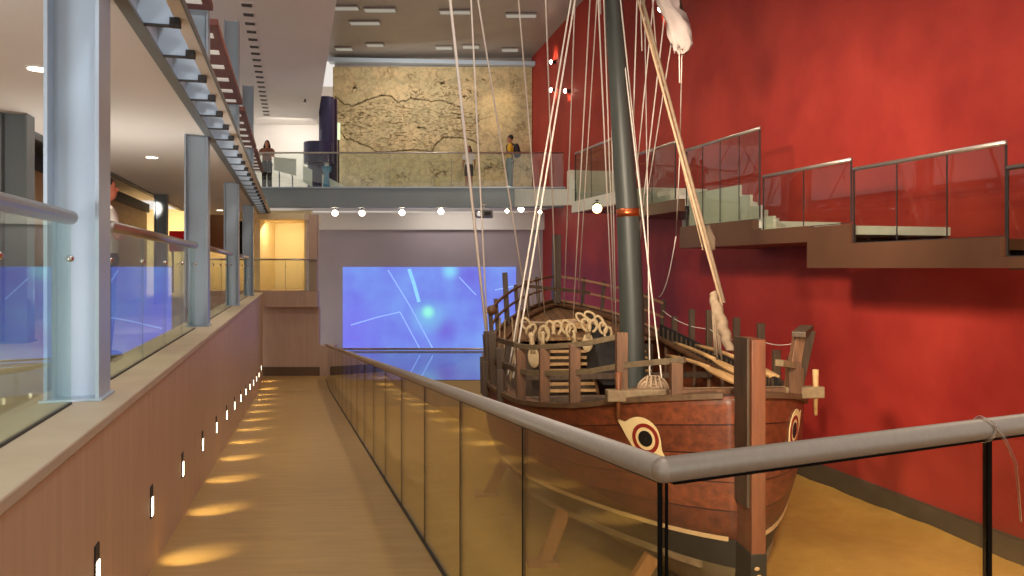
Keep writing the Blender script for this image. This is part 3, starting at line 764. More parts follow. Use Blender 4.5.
o = empty('light_panel', V(xa(338,30.9),30.9,2.76), 'narrow pale green lit panel standing before the map edge', 'display panel')
MB().box((xa(338,30.9),30.95,(268-131)/F*30.9),(.14,.05,.66)).build('lit_face', E('green_white',(196,216,180),.8), o)
MB().box((xa(338,30.9),30.99,3.9),(.06,.04,2.2)).build('stand', m_dark, o)
o = empty('guard_board', V(xa(283,28.8),28.8,2.76), 'long pale board leaning low behind the bridge glass near the woman', 'display board')
MB().prism([at(274,157,28.8),at(296,159,28.8),at(296,176,28.8),at(274,170,28.8)],(0,.04,0)).build('board', M('white_acrylic3',(220,224,214),rough=.4), o, fix=True)
MB().bar(V(at(279,188,28.8).x,28.86,2.76),at(279,160,28.8)+V(0,.06,0),.04,.04).build('leg', m_steel, o)
MB().bar(V(at(292,188,28.8).x,28.86,2.76),at(292,160,28.8)+V(0,.06,0),.04,.04).build('leg', m_steel, o)
# ------------------------------------------------------------------ the ship
B0 = V(2.44, 8.40, 0); T0 = V(1.13, 20.6, 0)
AX = (T0-B0); LS = AX.length; AX.normalize(); NL = V(-AX.y, AX.x, 0)      # NL: towards the ramp
ZK = -3.74
def pch(xs, ys):
    """smooth interpolation through a table"""
    n = len(xs); m = []
    for i in range(n):
        if i == 0: m.append((ys[1]-ys[0])/(xs[1]-xs[0]))
        elif i == n-1: m.append((ys[-1]-ys[-2])/(xs[-1]-xs[-2]))
        else:
            a = (ys[i]-ys[i-1])/(xs[i]-xs[i-1]); b = (ys[i+1]-ys[i])/(xs[i+1]-xs[i])
            m.append(0 if a*b <= 0 else 2*a*b/(a+b))
    def f(x):
        x = min(max(x, xs[0]), xs[-1])
        for i in range(n-1):
            if x <= xs[i+1]:
                h = xs[i+1]-xs[i]; t = (x-xs[i])/h
                return (2*t**3-3*t*t+1)*ys[i]+(t**3-2*t*t+t)*h*m[i]+(-2*t**3+3*t*t)*ys[i+1]+(t**3-t*t)*h*m[i+1]
        return ys[-1]
    return f
zg = pch([0,.8,1.5,3,4.5,6,8,10,LS],[-1.33,-1.50,-1.67,-1.82,-1.82,-1.74,-1.48,-1.15,-.86])
bh = pch([0,.15,.4,.8,1.5,2.2,3,4.5,6,8,10,11.5,LS],[.08,.38,.73,1.10,1.55,1.88,2.12,2.34,2.30,2.05,1.40,.66,.08])
def ba(s, side): return bh(s)*(1.0 if side > 0 else .90)
PM = pch([0,.2,.4,.6,.75,.87,.95,1],[1,1.01,.99,.92,.80,.60,.36,.07])
PB = pch([0,.2,.4,.6,.75,.87,.95,1],[1,.97,.90,.76,.58,.38,.22,.07])
def prof(s, q):
    w = max(0, 1-s/3.2, (s-(LS-3.2))/3.2); w = min(1,w)
    return PM(q)*(1-w)+PB(q)*w
def keel(s): return ZK + .55*max(0,(s-(LS-2.5))/2.5)**2
def S(s, t, z): return B0 + AX*s + NL*t + Z3*z
def H(s, z, side, off=0):
    g = zg(s); q = (g-z)/(g-keel(s)); q = min(max(q,0),1)
    return S(s, side*(ba(s,side)*prof(s,q)+off), z)
def HN(s, z, side):
    e = .02; p = H(s,z,side); a = H(s+e,z,side)-p; b = H(s,z-e,side)-p
    n = a.cross(b); n.normalize()
    return n if n.dot(NL*side) > 0 else -n
ZW = -2.86
ss = [0,.05,.12,.22,.35,.5,.68,.9,1.15,1.45,1.8,2.2,2.7,3.2,3.8,4.5,5.2,6,6.8,7.6,8.4,9.2,9.9,10.5,11,11.4,11.8,12.05,LS-.01]
m_hull = wood('hull_planks', (74,38,23), (136,70,40), seam=.055, axis='Y', pitch=.2, rough=.42, stretch=9, bump=.2, ns=1.3, dark=(48,22,14))
m_hullb = M('hull_bottom_paint', (86,72,48), (110,94,64), rough=.7, ns=2.2, detail=7, bump=.1)
m_blackp = M('black_pitch', (26,24,20), (38,35,28), rough=.55, ns=4)
m_stripe = M('boot_stripe', (208,176,126), (190,150,104), rough=.6, ns=3)
m_dw = wood('dark_timber', (52,38,26), (84,64,44), axis='Z', rough=.55, stretch=8, ns=2)
m_cw = wood('cap_timber', (76,56,38), (108,82,56), axis='Y', rough=.55, stretch=8, ns=2)
m_rw = wood('rail_timber', (82,70,52), (116,98,74), axis='Y', rough=.55, stretch=8, ns=2)
m_tw = wood('tan_rail_timber', (140,104,74), (176,134,98), axis='Y', rough=.55, stretch=8, ns=2)
m_mw = wood('mid_timber', (76,50,32), (116,78,48), axis='Z', rough=.55, stretch=8, ns=2)
m_lw = wood('pale_timber', (158,120,74), (196,156,104), axis='Y', rough=.55, stretch=8, ns=2)
m_gw = wood('weathered_timber', (112,92,66), (148,124,90), axis='Y', rough=.6, stretch=8, ns=2)
m_ow = wood('orange_timber', (98,56,34), (132,78,46), axis='Z', rough=.45, stretch=8, ns=2)
m_mast = M('mast_paint', (50,54,51), (68,72,67), rough=.45, scale=(5,5,.6), ns=2)
m_rope = M('hemp_rope', (214,204,192), (230,220,208), rough=.8, ns=20)
m_rope2 = M('tan_rope', (146,120,94), (168,142,114), rough=.8, ns=20)
m_ropeL = M('lashing_rope', (104,86,66), (130,110,88), rough=.8, ns=20)
m_copper = M('copper_band', (196,104,62), rough=.3, metal=.9)
m_cloth = M('sail_cloth', (168,152,146), (192,178,170), rough=.85, ns=3, bump=.3)
ship = empty('sailing_ship', S(6.2,0,ZK-.1), 'wooden ancient merchant ship with painted eyes on its bow, standing on the sand', 'ship')
for side in (1,-1):
    rows, uvs = [], []; rows2 = []; rows3 = []
    for s in ss:
        g = zg(s); k = keel(s); zw = min(max(ZW, k+.02), g-.2)
        n1 = 14
        rows.append([H(s, g+(zw-g)*i/n1, side) for i in range(n1+1)]); uvs.append([(s, (i/n1)*5.0) for i in range(n1+1)])
        zb = zw-.30 if zw-.30 > k+.05 else (zw+k)/2
        rows2.append([H(s, zw+(zb-zw)*i/3, side, .004) for i in range(4)])
        rows3.append([H(s, zb+(k-zb)*i/10, side) for i in range(11)])
    MB().grid(rows, uvs, flip=side>0).build('hull_topside', m_hull, ship, smooth=True, solid=.07)
    MB().grid(rows2, flip=side>0).build('pitch_band', m_blackp, ship, smooth=True)
    MB().grid(rows3, flip=side>0).build('hull_bottom', m_hullb, ship, smooth=True)
    # boot stripe, wale, cap rail
    def strake(name, zf, w, th, mat, s0=.06, s1=LS-.05, off=.0):
        pts = [s for s in [s0]+[x for x in ss if s0 < x < s1]+[s1]]
        mbx = MB(); o_ = []
        for s in pts:
            p = H(s, zf(s), side); n = HN(s, max(zf(s),keel(s)+.05), side); n = V(n.x,n.y,0).normalized()
            o_.append((p+n*(th+off)-Z3*w/2, p+n*(th+off)+Z3*w/2, p-n*.03+Z3*w/2, p-n*.03-Z3*w/2))
        base = len(mbx.v)
        for q in o_: mbx.v += [Vector(x) for x in q]
        for i in range(len(o_)-1):
            for k_ in range(4):
                a, b = base+i*4+k_, base+i*4+(k_+1)%4
                mbx.f.append((a,b,b+4,a+4))
        mbx.f.append((base,base+1,base+2,base+3)); e_ = base+(len(o_)-1)*4; mbx.f.append((e_+3,e_+2,e_+1,e_))
        return mbx.build(name, mat, ship, fix=True)
    strake('boot_stripe', lambda s: ZW, .045, .012, m_stripe, .06, LS-.4)
    strake('bilge_wale', lambda s: ZW-.34 if ZW-.34 > keel(s)+.05 else keel(s)+.05, .07, .04, m_gw, .3, LS-.6)
    strake('cap_rail', lambda s: zg(s)+.0, .06, .05, m_cw)
    # inner floor of the bulwark (covering board)
    rows = []
    for s in ss:
        w = ba(s,side); rows.append([S(s, side*max(0.02,w-.02), zg(s)-.01), S(s, side*max(0.0,w-.30), zg(s)-.02)])
    MB().grid(rows, flip=side>0).build('covering_board', m_mw, ship, solid=-.05)

# keel, stem, sternpost
MB().bar(S(-.05,0,ZK-.06), S(LS-.1,0,ZK-.06), .16,.22).build('keel', m_blackp, ship, bevel=.01)
MB().box(S(-.17,.0,-1.34),(.15,.40,1.24),(NL,AX,Z3)).build('stem_post', m_ow, ship, bevel=.012)
MB().box(S(-.17,.0,-2.42),(.15,.40,.92),(NL,AX,Z3)).build('stem_post', m_ow, ship, bevel=.012)
MB().box(S(-.16,.0,-3.36),(.17,.42,.98),(NL,AX,Z3)).build('stem_shoe', m_blackp, ship, bevel=.012)
MB().box(S(-.175,-.0,-1.965),(.154,.404,.02),(NL,AX,Z3)).build('stem_scarf', m_stripe, ship)
MB().box(S(-.14,.088,-1.57),(.03,.36,1.72),(NL,AX,Z3)).build('stem_cheek', m_dw, ship, bevel=.008)  # dark board paints the shade on the ramp-side face of the stem
for k,(dz,dw) in enumerate(((-3.02,.05),(-3.10,.03),(-3.2,.06),(-3.27,.05))):
    MB().ell(S(-.372,.02-.02*(k%2),dz),(.028,.008,.02),(NL,AX,Z3),8,6).build('rivet', m_stripe, ship)
MB().prism([S(LS-.12,-.09,ZK),S(LS+.14,-.09,ZK+.3),S(LS+.2,-.09,-.35),S(LS-.05,-.09,-.35)], NL*.18).build('stern_post', m_dw, ship, fix=True)
MB().box(S(LS-.1,0,-.02),(.20,.26,1.75),(NL,AX,Z3)).build('tiller_post', m_dw, ship, bevel=.01)

# painted eyes
m_ew = M('eye_white', (230,206,150), (216,190,134), rough=.6, ns=6); m_er = M('eye_red', (128,34,22), rough=.5); m_eb = M('eye_black', (18,16,14), rough=.5)
def eye(side, sc, zc):
    arc = [0.0]; N = 400; smax = 3.0
    for i in range(N):
        a = S(smax*i/N, ba(smax*i/N,side),0); b = S(smax*(i+1)/N, ba(smax*(i+1)/N,side),0); arc.append(arc[-1]+(b-a).length)
    def s_at(d):
        for i in range(N):
            if arc[i+1] >= d: return smax*(i+(d-arc[i])/(arc[i+1]-arc[i]+1e-9))/N
        return smax
    d0 = arc[int(sc/smax*N)]
    def pt(x, y, off):
        s = s_at(d0+x); z = zc+y; p = H(s,z,side); return p + HN(s,z,side)*off
    def fill(poly, off, name, mat, parent, inner=None):
        n = len(poly); K = 5; rows = []
        if inner is None: cx, cy = 0,0; inn = [(0,0)]*n
        else: inn = inner
        for k in range(K+1):
            t = k/K; rows.append([pt(poly[i%n][0]*(1-t)+inn[i%n][0]*t*(1 if inner else .98)+ (0 if inner else poly[i%n][0]*.02*t), poly[i%n][1]*(1-t)+inn[i%n][1]*t*(1 if inner else .98)+(0 if inner else poly[i%n][1]*.02*t), off) for i in range(n+1)])
        return MB().grid(rows).build(name, mat, parent, solid=.008, smooth=False)
    # almond with a long tail towards the stern and a small curl towards the stem; +x runs aft
    out = [(x*1.12,y*1.12) for x,y in [(.33,.17),(.24,.155),(.16,.20),(.06,.225),(-.05,.20),(-.13,.13),(-.165,.03),(-.17,-.07),(-.20,-.15),(-.17,-.19),(-.11,-.165),(-.03,-.175),(.06,-.16),(.15,-.09),(.22,.0),(.28,.09)]]
    den = []
    for i in range(len(out)):
        a, b, c, d = out[i-1], out[i], out[(i+1)%len(out)], out[(i+2)%len(out)]
        for t in (0,.33,.66):
            den.append(tuple(.5*(2*b[k]+(c[k]-a[k])*t+(2*a[k]-5*b[k]+4*c[k]-d[k])*t*t+(3*b[k]-a[k]-3*c[k]+d[k])*t**3) for k in (0,1)))
    e = fill(den, .012, 'painted_eye', m_ew, ship)
    circ = lambda r: [(r*math.cos(2*math.pi*i/32), r*math.sin(2*math.pi*i/32)+.02) for i in range(32)]
    fill(circ(.168), .018, 'iris_ring', m_er, e, circ(.126))
    fill([(x,y) for x,y in circ(.088)], .018, 'pupil', m_eb, e, circ(.004))
eye(1, .585, -1.91)
eye(-1, .60, -1.86)

# ------------------------------------------------------------------ decks and hold
def deck(name, s0, s1, zf, mat, n=8, inset=.12, w0=None, plank=.2):
    rows, uv = [], []
    for i in range(n+1):
        s = s0+(s1-s0)*i/n; L_, R_ = ba(s,1)-inset, -(ba(s,-1)-inset)
        rows.append([S(s, R_+(L_-R_)*k/12, zf(s)) for k in range(13)]); uv.append([(s, (R_+(L_-R_)*k/12)/plank) for k in range(13)])
    return MB().grid(rows, uv).build(name, mat, ship, solid=.05)
m_deck = wood('deck_planks', (128,78,44), (168,110,66), seam=.07, axis='Y', rough=.5, stretch=9, ns=2, dark=(40,24,14))
m_deckp = wood('hold_planks', (96,66,40), (134,98,62), seam=.08, axis='Y', rough=.6, stretch=9, ns=2, dark=(30,18,10))
deck('fore_deck', .12, 2.9, lambda s: zg(s)-.10, m_deck, 12)
deck('hold_floor', 2.9, 8.6, lambda s: -2.95, m_deckp, 10, inset=.5)
deck('stern_deck', 8.6, LS-.1, lambda s: zg(s)-.16, m_deckp, 12)
# fore deck step and stern bulkhead
def cross(name, s, t0, t1, z0, z1, th, mat, bevel=.006):
    return MB().box(S(s,(t0+t1)/2,(z0+z1)/2),(abs(t1-t0),th,abs(z1-z0)),(NL,AX,Z3)).build(name, mat, ship, bevel=bevel)
cross('deck_beam', 2.9, -1.8, 2.0, -2.10, -1.93, .12, m_deck)
cross('bulkhead', 2.98, -1.7, 1.9, -2.95, -2.0, .05, m_deckp)
cross('bulkhead', 8.6, -1.5, 1.75, -2.95, -1.62, .06, m_dw)
for s_, z_ in ((4.3,-2.06),(6.3,-1.98)):
    cross('cross_beam', s_, -(ba(s_,-1)-.1), ba(s_,1)-.1, z_-.05, z_+.05, .12, m_dw)
# pale slatted ladder rising from the hold to the stern deck
for k in range(12):
    s_ = 7.0+.13*k; z_ = -2.75+.115*k
    MB().box(S(s_, .48, z_),(.95,.12,.05),(NL,AX,Z3)).build('slat', m_lw, ship, bevel=.004)
for t_ in (-.02,.98): MB().bar(S(6.9,t_,-2.85), S(8.55,t_,-1.4), .06,.10).build('ladder_side', m_mw, ship)
for k in range(8):
    s_ = 7.4+.14*k; z_ = -2.3+.115*k
    MB().box(S(s_, -.95, z_),(.5,.1,.04),(NL,AX,Z3)).build('slat', m_lw, ship, bevel=.004)
# dark tent of canvas over the hatch
m_canvas = M('black_canvas',(24,20,18),(34,29,26),rough=.8,ns=6,bump=.3)
ap = S(8.4,-.08,-.98)
MB().add([S(6.3,.10,-2.15),S(6.3,-.80,-2.15),S(8.3,-.80,-2.0),S(8.3,.10,-2.0), ap, S(8.2,-.20,-1.0)], [(0,1,5,4),(1,2,5),(3,0,4),(2,3,4,5),(3,2,1,0)]).build('hatch_canvas', m_canvas, ship, fix=True, bevel=.02)
# ribs inside the hull
for i in range(9):
    s = 3.3+.62*i
    for side in (1,-1):
        g = zg(s); pts = [H(s, g-.02-(g-.12+2.9)*k/5, side, -.12) for k in range(6)]
        MB().tube(pts, .05, 6).build('rib', m_mw, ship)
MB().lathe(S(9.6,.0,-1.32),[(.0,0),(.55,0),(.55,.14),(.0,.14)],6,(NL,AX,Z3)).build('hatch_cover', m_lw, ship, fix=True)

# ------------------------------------------------------------------ open bulwark: posts and rails
def post(s, side, h, w=.11, mat=None, rake=0, z0=None, t=None, name='bulwark_post'):
    tt = side*(ba(s,side)-.06) if t is None else t
    zb = (zg(s)-.02) if z0 is None else z0
    a = S(s, tt, zb); b = S(s, tt+side*rake, zb+h)
    MB().bar(a, b, w, w*.8, up=AX).build(name, mat or m_mw, ship, bevel=.006); return b
def railc(slist, side, dz, w, h, mat, inset=.06, name='bulwark_rail'):
    pts = [S(s, side*(ba(s,side)-inset), zg(s)+dz(s)) for s in slist]
    mbx = MB()
    o_ = len(mbx.v)
    for i, p in enumerate(pts):
        d = (pts[min(i+1,len(pts)-1)]-pts[max(i-1,0)]); d.z=0; d.normalize(); x = d.cross(Z3)
        mbx.v += [p-x*w/2-Z3*h/2, p+x*w/2-Z3*h/2, p+x*w/2+Z3*h/2, p-x*w/2+Z3*h/2]
    for i in range(len(pts)-1):
        for k in range(4):
            a, b = o_+i*4+k, o_+i*4+(k+1)%4; mbx.f.append((a,b,b+4,a+4))
    mbx.f += [(o_+3,o_+2,o_+1,o_),(o_+4*len(pts)-4,o_+4*len(pts)-3,o_+4*len(pts)-2,o_+4*len(pts)-1)]
    return mbx.build(name, mat, ship, fix=True)
rng = lambda a,b,n: [a+(b-a)*i/(n-1) for i in range(n)]
# bow, ramp side
for s,h in ((.36,.40),(.88,.80),(1.55,.76),(2.15,.74),(2.85,.72)): post(s,1,h,.13)
railc(rng(.30,3.1,12),1,lambda s:.40,.05,.065,m_rw)
railc(rng(.84,3.1,10),1,lambda s:.74,.05,.065,m_rw)
# dark timbers clustered at the widest point
for s,h,r in ((3.7,.66,.04),(4.2,.85,.05),(4.75,.82,.06),(5.3,.7,.05)): post(s,1,h,.13,m_dw,rake=r)
railc(rng(3.1,5.6,8),1,lambda s:.40,.05,.07,m_dw); railc(rng(3.1,4.0,4),1,lambda s:.74,.05,.07,m_dw)
for s in (3.4,4.45,5.0): MB().bar(S(s,ba(s,1)+.05,zg(s)-.25), S(s+.05,ba(s,1)+.06,zg(s)+.35), .10,.05, up=AX).build('fender_plank', m_dw, ship, bevel=.006)
# stern rails, both wings meeting at the stern post
for side in (1,-1):
    s0 = 7.9 if side>0 else 8.5
    for dz,w in ((.05,.06),(.36,.05),(.66,.06)):
        railc(rng(s0,LS-.05,14),side,lambda s,dz=dz:dz+.0*s,.045,w*.8,m_tw if side<0 else m_mw,name='stern_rail')
    for s in ((7.95,8.7,9.5,10.3,11.0,11.6) if side>0 else (8.55,9.2,10.0,10.8,11.5)):
        post(s,side,.74,.085,m_dw,rake=.05,name='stern_post_timber')
# knob at the end of the stern rail
p = S(7.85, ba(7.85,1)-.06, zg(7.85)+.66); MB().ell(p,(.11,.14,.10),(NL,AX,Z3)).build('rail_knob', m_mw, ship, smooth=True)
post(9.5,1,1.15,.11,m_dw,rake=.06,name='stanchion')
MB().bar(S(9.45,ba(9.45,1)-.4,zg(9.45)+.85), S(9.9,-.4,zg(9.9)+.6), .05,.07).build('cross_spar', m_dw, ship)
# far side: upright posts and the dark slatted screen along the gunwale
for s,h in ((8.0,.5),(7.25,.80),(6.5,.92),(5.3,.95),(4.3,.95),(3.5,.6)): post(s,-1,h,.11,m_dw)
railc(rng(3.0,8.4,12),-1,lambda s:.10,.12,.09,m_dw,name='screen_rail')
railc(rng(3.0,8.4,12),-1,lambda s:.10-.0,.03,.26,m_canvas,inset=.16,name='wicker_screen')
for i in range(26):
    s = 3.2+.2*i; MB().bar(S(s,-(ba(s,-1)-.2),zg(s)-.14), S(s,-(ba(s,-1)-.2),zg(s)+.2), .03,.03,up=AX).build('screen_lath', m_dw, ship)
# far side bow frame: pair of leaning timbers with a cap, posts and rails
tb = lambda s: -(ba(s,-1)-.06)
MB().bar(S(1.45,tb(1.45)+.16,zg(1.45)-.02), S(1.5,tb(1.45)-.02,zg(1.45)+.80), .13,.11,up=AX).build('bitt_timber', m_mw, ship, bevel=.008)
MB().bar(S(1.75,tb(1.75)+.08,zg(1.75)-.02), S(1.8,tb(1.75)-.16,zg(1.75)+.90), .13,.11,up=AX).build('bitt_timber', m_dw, ship, bevel=.008)
MB().bar(S(1.35,tb(1.45)+.06,zg(1.45)+.84), S(1.95,tb(1.75)-.20,zg(1.6)+.90), .17,.07).build('bitt_cap', m_dw, ship, bevel=.01)
post(.75,-1,.42,.15,m_mw); post(1.1,-1,.40,.11,m_mw); post(2.6,-1,.6,.10,m_dw)
railc(rng(.35,2.3,9),-1,lambda s:.36,.09,.07,m_gw)
# cathead beam right across the bow with a pin at either end
cz = -1.44
sb = .78
MB().box(S(sb,0.02,cz),(2.56,.14,.13),(NL,AX,(Z3-NL*.0).normalized())).build('cathead_beam', m_gw, ship, bevel=.012)
for t_ in (1.16,-1.18):
    MB().tube([S(sb,t_,cz-.27),S(sb,t_,cz+.02),S(sb,t_,cz+.26)],[.022,.03,.036],10).build('belaying_pin', m_lw if t_<0 else m_ow, ship, smooth=True)
cross('fore_plank', .40, -.62, .70, zg(.4)-.02, zg(.4)+.09, .10, m_mw)
cross('fore_plank', 1.25, -1.2, 1.3, zg(1.2)+.0, zg(1.2)+.04, .18, m_deck)
cross('fore_plank', 1.9, -1.5, 1.65, zg(1.9)-.04, zg(1.9)+.03, .16, m_deck)
MB().bar(S(.55,.28,zg(.5)+.04), S(2.7,.42,zg(2.7)+.12), .14,.10).build('carling', m_mw, ship)

# ------------------------------------------------------------------ mast, spars and rigging
YMa = 14.0
mp = lambda px,py: at(px,py,YMa)
MB().tube([mp(634,400),mp(633,392),mp(631.5,300),mp(628,220),mp(620.5,110),mp(613.5,0),mp(608,-60)],[.225,.222,.215,.20,.178,.158,.146],20).build('mast', m_mast, ship, smooth=True)
MB().tube([mp(627.9,217),mp(627.5,209)],[.206,.206],20).build('mast_band', m_copper, ship, smooth=True)
MB().tube([mp(612,-52),mp(612.6,-40)],[.18,.18],16).build('mast_band', m_copper, ship, smooth=True)
MB().box(mp(634,402)-Z3*.1,(.7,.7,.35),(NL,AX,Z3)).build('mast_step', m_dw, ship, bevel=.02)
def rope(a, b, r=.0135, mat=None, sag=0, name='rope', n=2):
    r *= .9
    a, b = Vector(a), Vector(b)
    if sag: pts = [a+(b-a)*t - Z3*sag*4*t*(1-t) for t in [i/10 for i in range(11)]]
    else: pts = [a+(b-a)*i/n for i in range(n+1)]
    MB().tube(pts, r, 6).build(name, mat or m_rope, ship, smooth=True)
def rp(x0,y0,Y0,x1,y1,Y1,r=.0135,mat=None,ext=True):
    """rope through two sight points; carried on upward to the yard above"""
    a, b = at(x0,y0,Y0), at(x1,y1,Y1); d = a-b
    k = (5.9-b.z)/d.z if ext else 1.0
    rope(b+d*k, b, r, mat)
rp(450,0,12.6, 487,338,12.9, .026); rp(471,0,13.2, 488,345,13.6,.017); rp(478,0,13.4, 531,332,16.4,.016)
rp(518.5,0,14.2, 545,318,17.5,.0135); rp(546,0,16.0, 556,305,20.3,.016); rp(571,0,13.6, 508,374,12.1,.016); rp(575,0,13.7, 513,378,12.0,.018)
rp(575,0,15.8, 564,306,19.8,.0135); rp(590,0,14.6, 573,322,18.0,.0135); rp(597,0,14.6, 578,300,18.6,.012)
rp(599,16,14.0, 613,325,16.4,.014); rp(604,0,14.0, 614,300,15.9,.014); rp(609,0,14.3,616,330,15.8,.012)
rp(622,14,13.6, 652,300,15.0,.013); rp(637,0,13.8, 627,330,15.2,.013); rp(653.5,0,13.6, 628,260,15.6,.013); rp(665,11,13.6, 632,300,15.6,.013)
rp(672,39,13.6, 640,240,15.6,.012); rp(629,100,13.6, 663,390,11.5,.013); rp(647,170,14.6,650,385,12.5,.012)
rp(640.5,0,13.0, 642,51,13.0,.011); rp(652.5,0,13.0,656.5,53,13.0,.011); rp(679,46,11.0,679.6,83,11.0,.009,ext=False); rp(682,46,11.0,680,150,13.0,.009,ext=False)
rope(at(680,150,13.0), at(676,236,15.0), .010); rope(at(676,236,15.0), at(659,297,16.6), .011, sag=.25)
rope(at(600,14,14.0), at(598,-40,14.0), .03); 
# long doubled forestay, lashed at its foot
rp(638,0,11.2, 722,306,9.6,.020,m_rope2); rp(642.5,0,11.2, 724,303,9.6,.026,m_ropeL); rp(644,11,12.0,703,250,10.6,.012,m_rope2)
la, lb_ = at(712,292,9.62), at(730,351,9.5)
lp, lr = [], []
for k in range(57):
    t = k/56; lp.append(la+(lb_-la)*t+V(.01*math.sin(k*.5),0,0)); lr.append((.042+.028*math.sin(min(1,t*1.15)*2.7))*(1+.07*(1 if k%2 else -1)))
MB().tube(lp, lr, 12).build('stay_lashing', m_ropeL, ship, smooth=True)
for k in range(4): rope(at(712+k*1.5,300,9.55), at(715+k*2.2,355+(k%2)*5,9.55), .014, m_ropeL, n=3, name='rope_end')
MB().tube([at(707.5,226,10.3),at(711,240,10.2),at(713,250,10.15)],[.03,.06,.03],8).build('rope_knot', m_ropeL, ship, smooth=True)
for y_ in (340,347,357): pass
# lines between the far side posts
rope(S(6.5,-(ba(6.5,-1)-.06),zg(6.5)+.55), S(8.5,-(ba(8.5,-1)-.06),zg(8.5)+.5), .008, sag=.1); rope(S(6.5,-(ba(6.5,-1)-.06),zg(6.5)+.55), S(5.3,-(ba(5.3,-1)-.06),zg(5.3)+.55), .008, sag=.06)
rope(S(4.3,-(ba(4.3,-1)-.06),zg(4.3)+.65), S(1.8,-(ba(1.8,-1)+.05),zg(1.8)+.8), .007, sag=.08)
# tackles at the ramp side
for x0_,y0_,x1_,y1_ in ((505,320,503,388),(512,318,517,390),(520,312,508,395),(500,318,499,360)): rope(at(x0_,y0_,13.0), at(x1_,y1_,11.9), .016, m_gw)
# furled sail hanging from the yard
Ys = 11.0
def sailrow(cx, w, py, ph):
    r = []
    for k in range(17):
        a = 2*math.pi*k/16; f = 1+.34*math.sin(3*a+ph*2.2)+.22*math.sin(7*a+ph*3.1)+.12*math.sin(11*a+ph*5)
        r.append(at(cx,py,Ys)+X3*(w*f*math.cos(a))+Y3*(w*.6*f*math.sin(a))+Z3*(.04*math.sin(5*a+ph)+random.uniform(-.03,.03))+X3*random.uniform(-.02,.02))
    return r
rows = [sailrow(cx, w/F*Ys/2, py, ph) for cx,w,py,ph in ((655,20,-40,0),(660,20,-22,.3),(664,20,-6,.6),(666.5,19,4,.9),(671,18,12,1.2),(676,19,22,1.5),(679,19,31,1.9),(682.5,18,40,2.3),(683.5,16,46,2.6),(683,8,50,2.8),(683,1,51,2.9))]
MB().grid(rows).build('sail', m_cloth, ship, smooth=True, fix=True)
rows = [sailrow(cx, w/F*Ys/2, py, ph) for cx,w,py,ph in ((668,8,-10,0),(668.5,10,10,.3),(671,9,22,.6),(674,7,34,.9),(676,6,45,1.3),(677,4,51,1.5))]
MB().grid(rows).build('sail_fold', m_cloth, ship, smooth=True, fix=True)
MB().tube([at(650,-60,11.3),at(672,-12,11.2),at(681,12,11.15)],[.07,.07,.05],10).build('yard_arm', m_dw, ship, smooth=True)
# pulley blocks hanging along the stern bulkhead
def toggle(c, r, tilt=0):
    """open wooden loop hung from the block rope"""
    x = V(math.cos(tilt),0,math.sin(tilt)); z = V(-math.sin(tilt),0,math.cos(tilt))
    pts = [c+x*(r*.62*math.cos(a))+z*(r*math.sin(a)) for a in [math.radians(-70+320*k/14) for k in range(15)]]
    MB().tube(pts, r*.23, 8).build('wooden_toggle', m_pb, ship, smooth=True)
def paddle(c, r, tilt=0):
    x = V(math.cos(tilt),0,math.sin(tilt)); z = V(-math.sin(tilt),0,math.cos(tilt))
    MB().ell(c-z*r*.35,(r*.36,r*.12,r*.62),(x,Y3,z)).tube([c-z*r*.1,c+z*r],[r*.2,r*.13],8).ell(c+z*r,(r*.2,r*.12,r*.2),(x,Y3,z)).build('wooden_paddle', m_pb, ship, smooth=True)
m_pb = M('pale_block',(196,172,132),(176,150,110),rough=.6,ns=6)
for px,py,r,tl in ((526,324,.12,.5),(531,330,.12,-.6),(544,334,.15,.0),(550,328,.13,.1),(557,328,.13,-.1),(566,327,.13,.2),(571,331,.14,0),(586,325,.12,.4),(593,326,.12,-.3),(599,322,.12,.5),(590,316,.11,1.),(603,328,.11,.2),(608,333,.11,0),(581,318,.11,.8)):
    toggle(at(px,py,15.6 if px<580 else 15.2), r, tl)
for px,py,r,tl in ((533,352,.32,.1),(543,346,.24,.0),(588,337,.30,-.05),(575,342,.2,.1)): paddle(at(px,py,15.4), r, tl)
MB().tube([at(520,322,15.7),at(548,323,15.8),at(580,321,15.6),at(612,328,15.4)],.025,8).build('block_rope', m_rope2, ship, smooth=True)
MB().bar(at(553,324,17.6), at(577,322,17.6), .12,.16).build('pale_chest', m_lw, ship, bevel=.02)
# upper fence of fine netting on the stern
for k in range(5): rope(S(11.9-.35*k, .4+.17*k, -.95+.0*k), S(11.9-.35*k,.4+.17*k,-.25), .012, m_rope2)

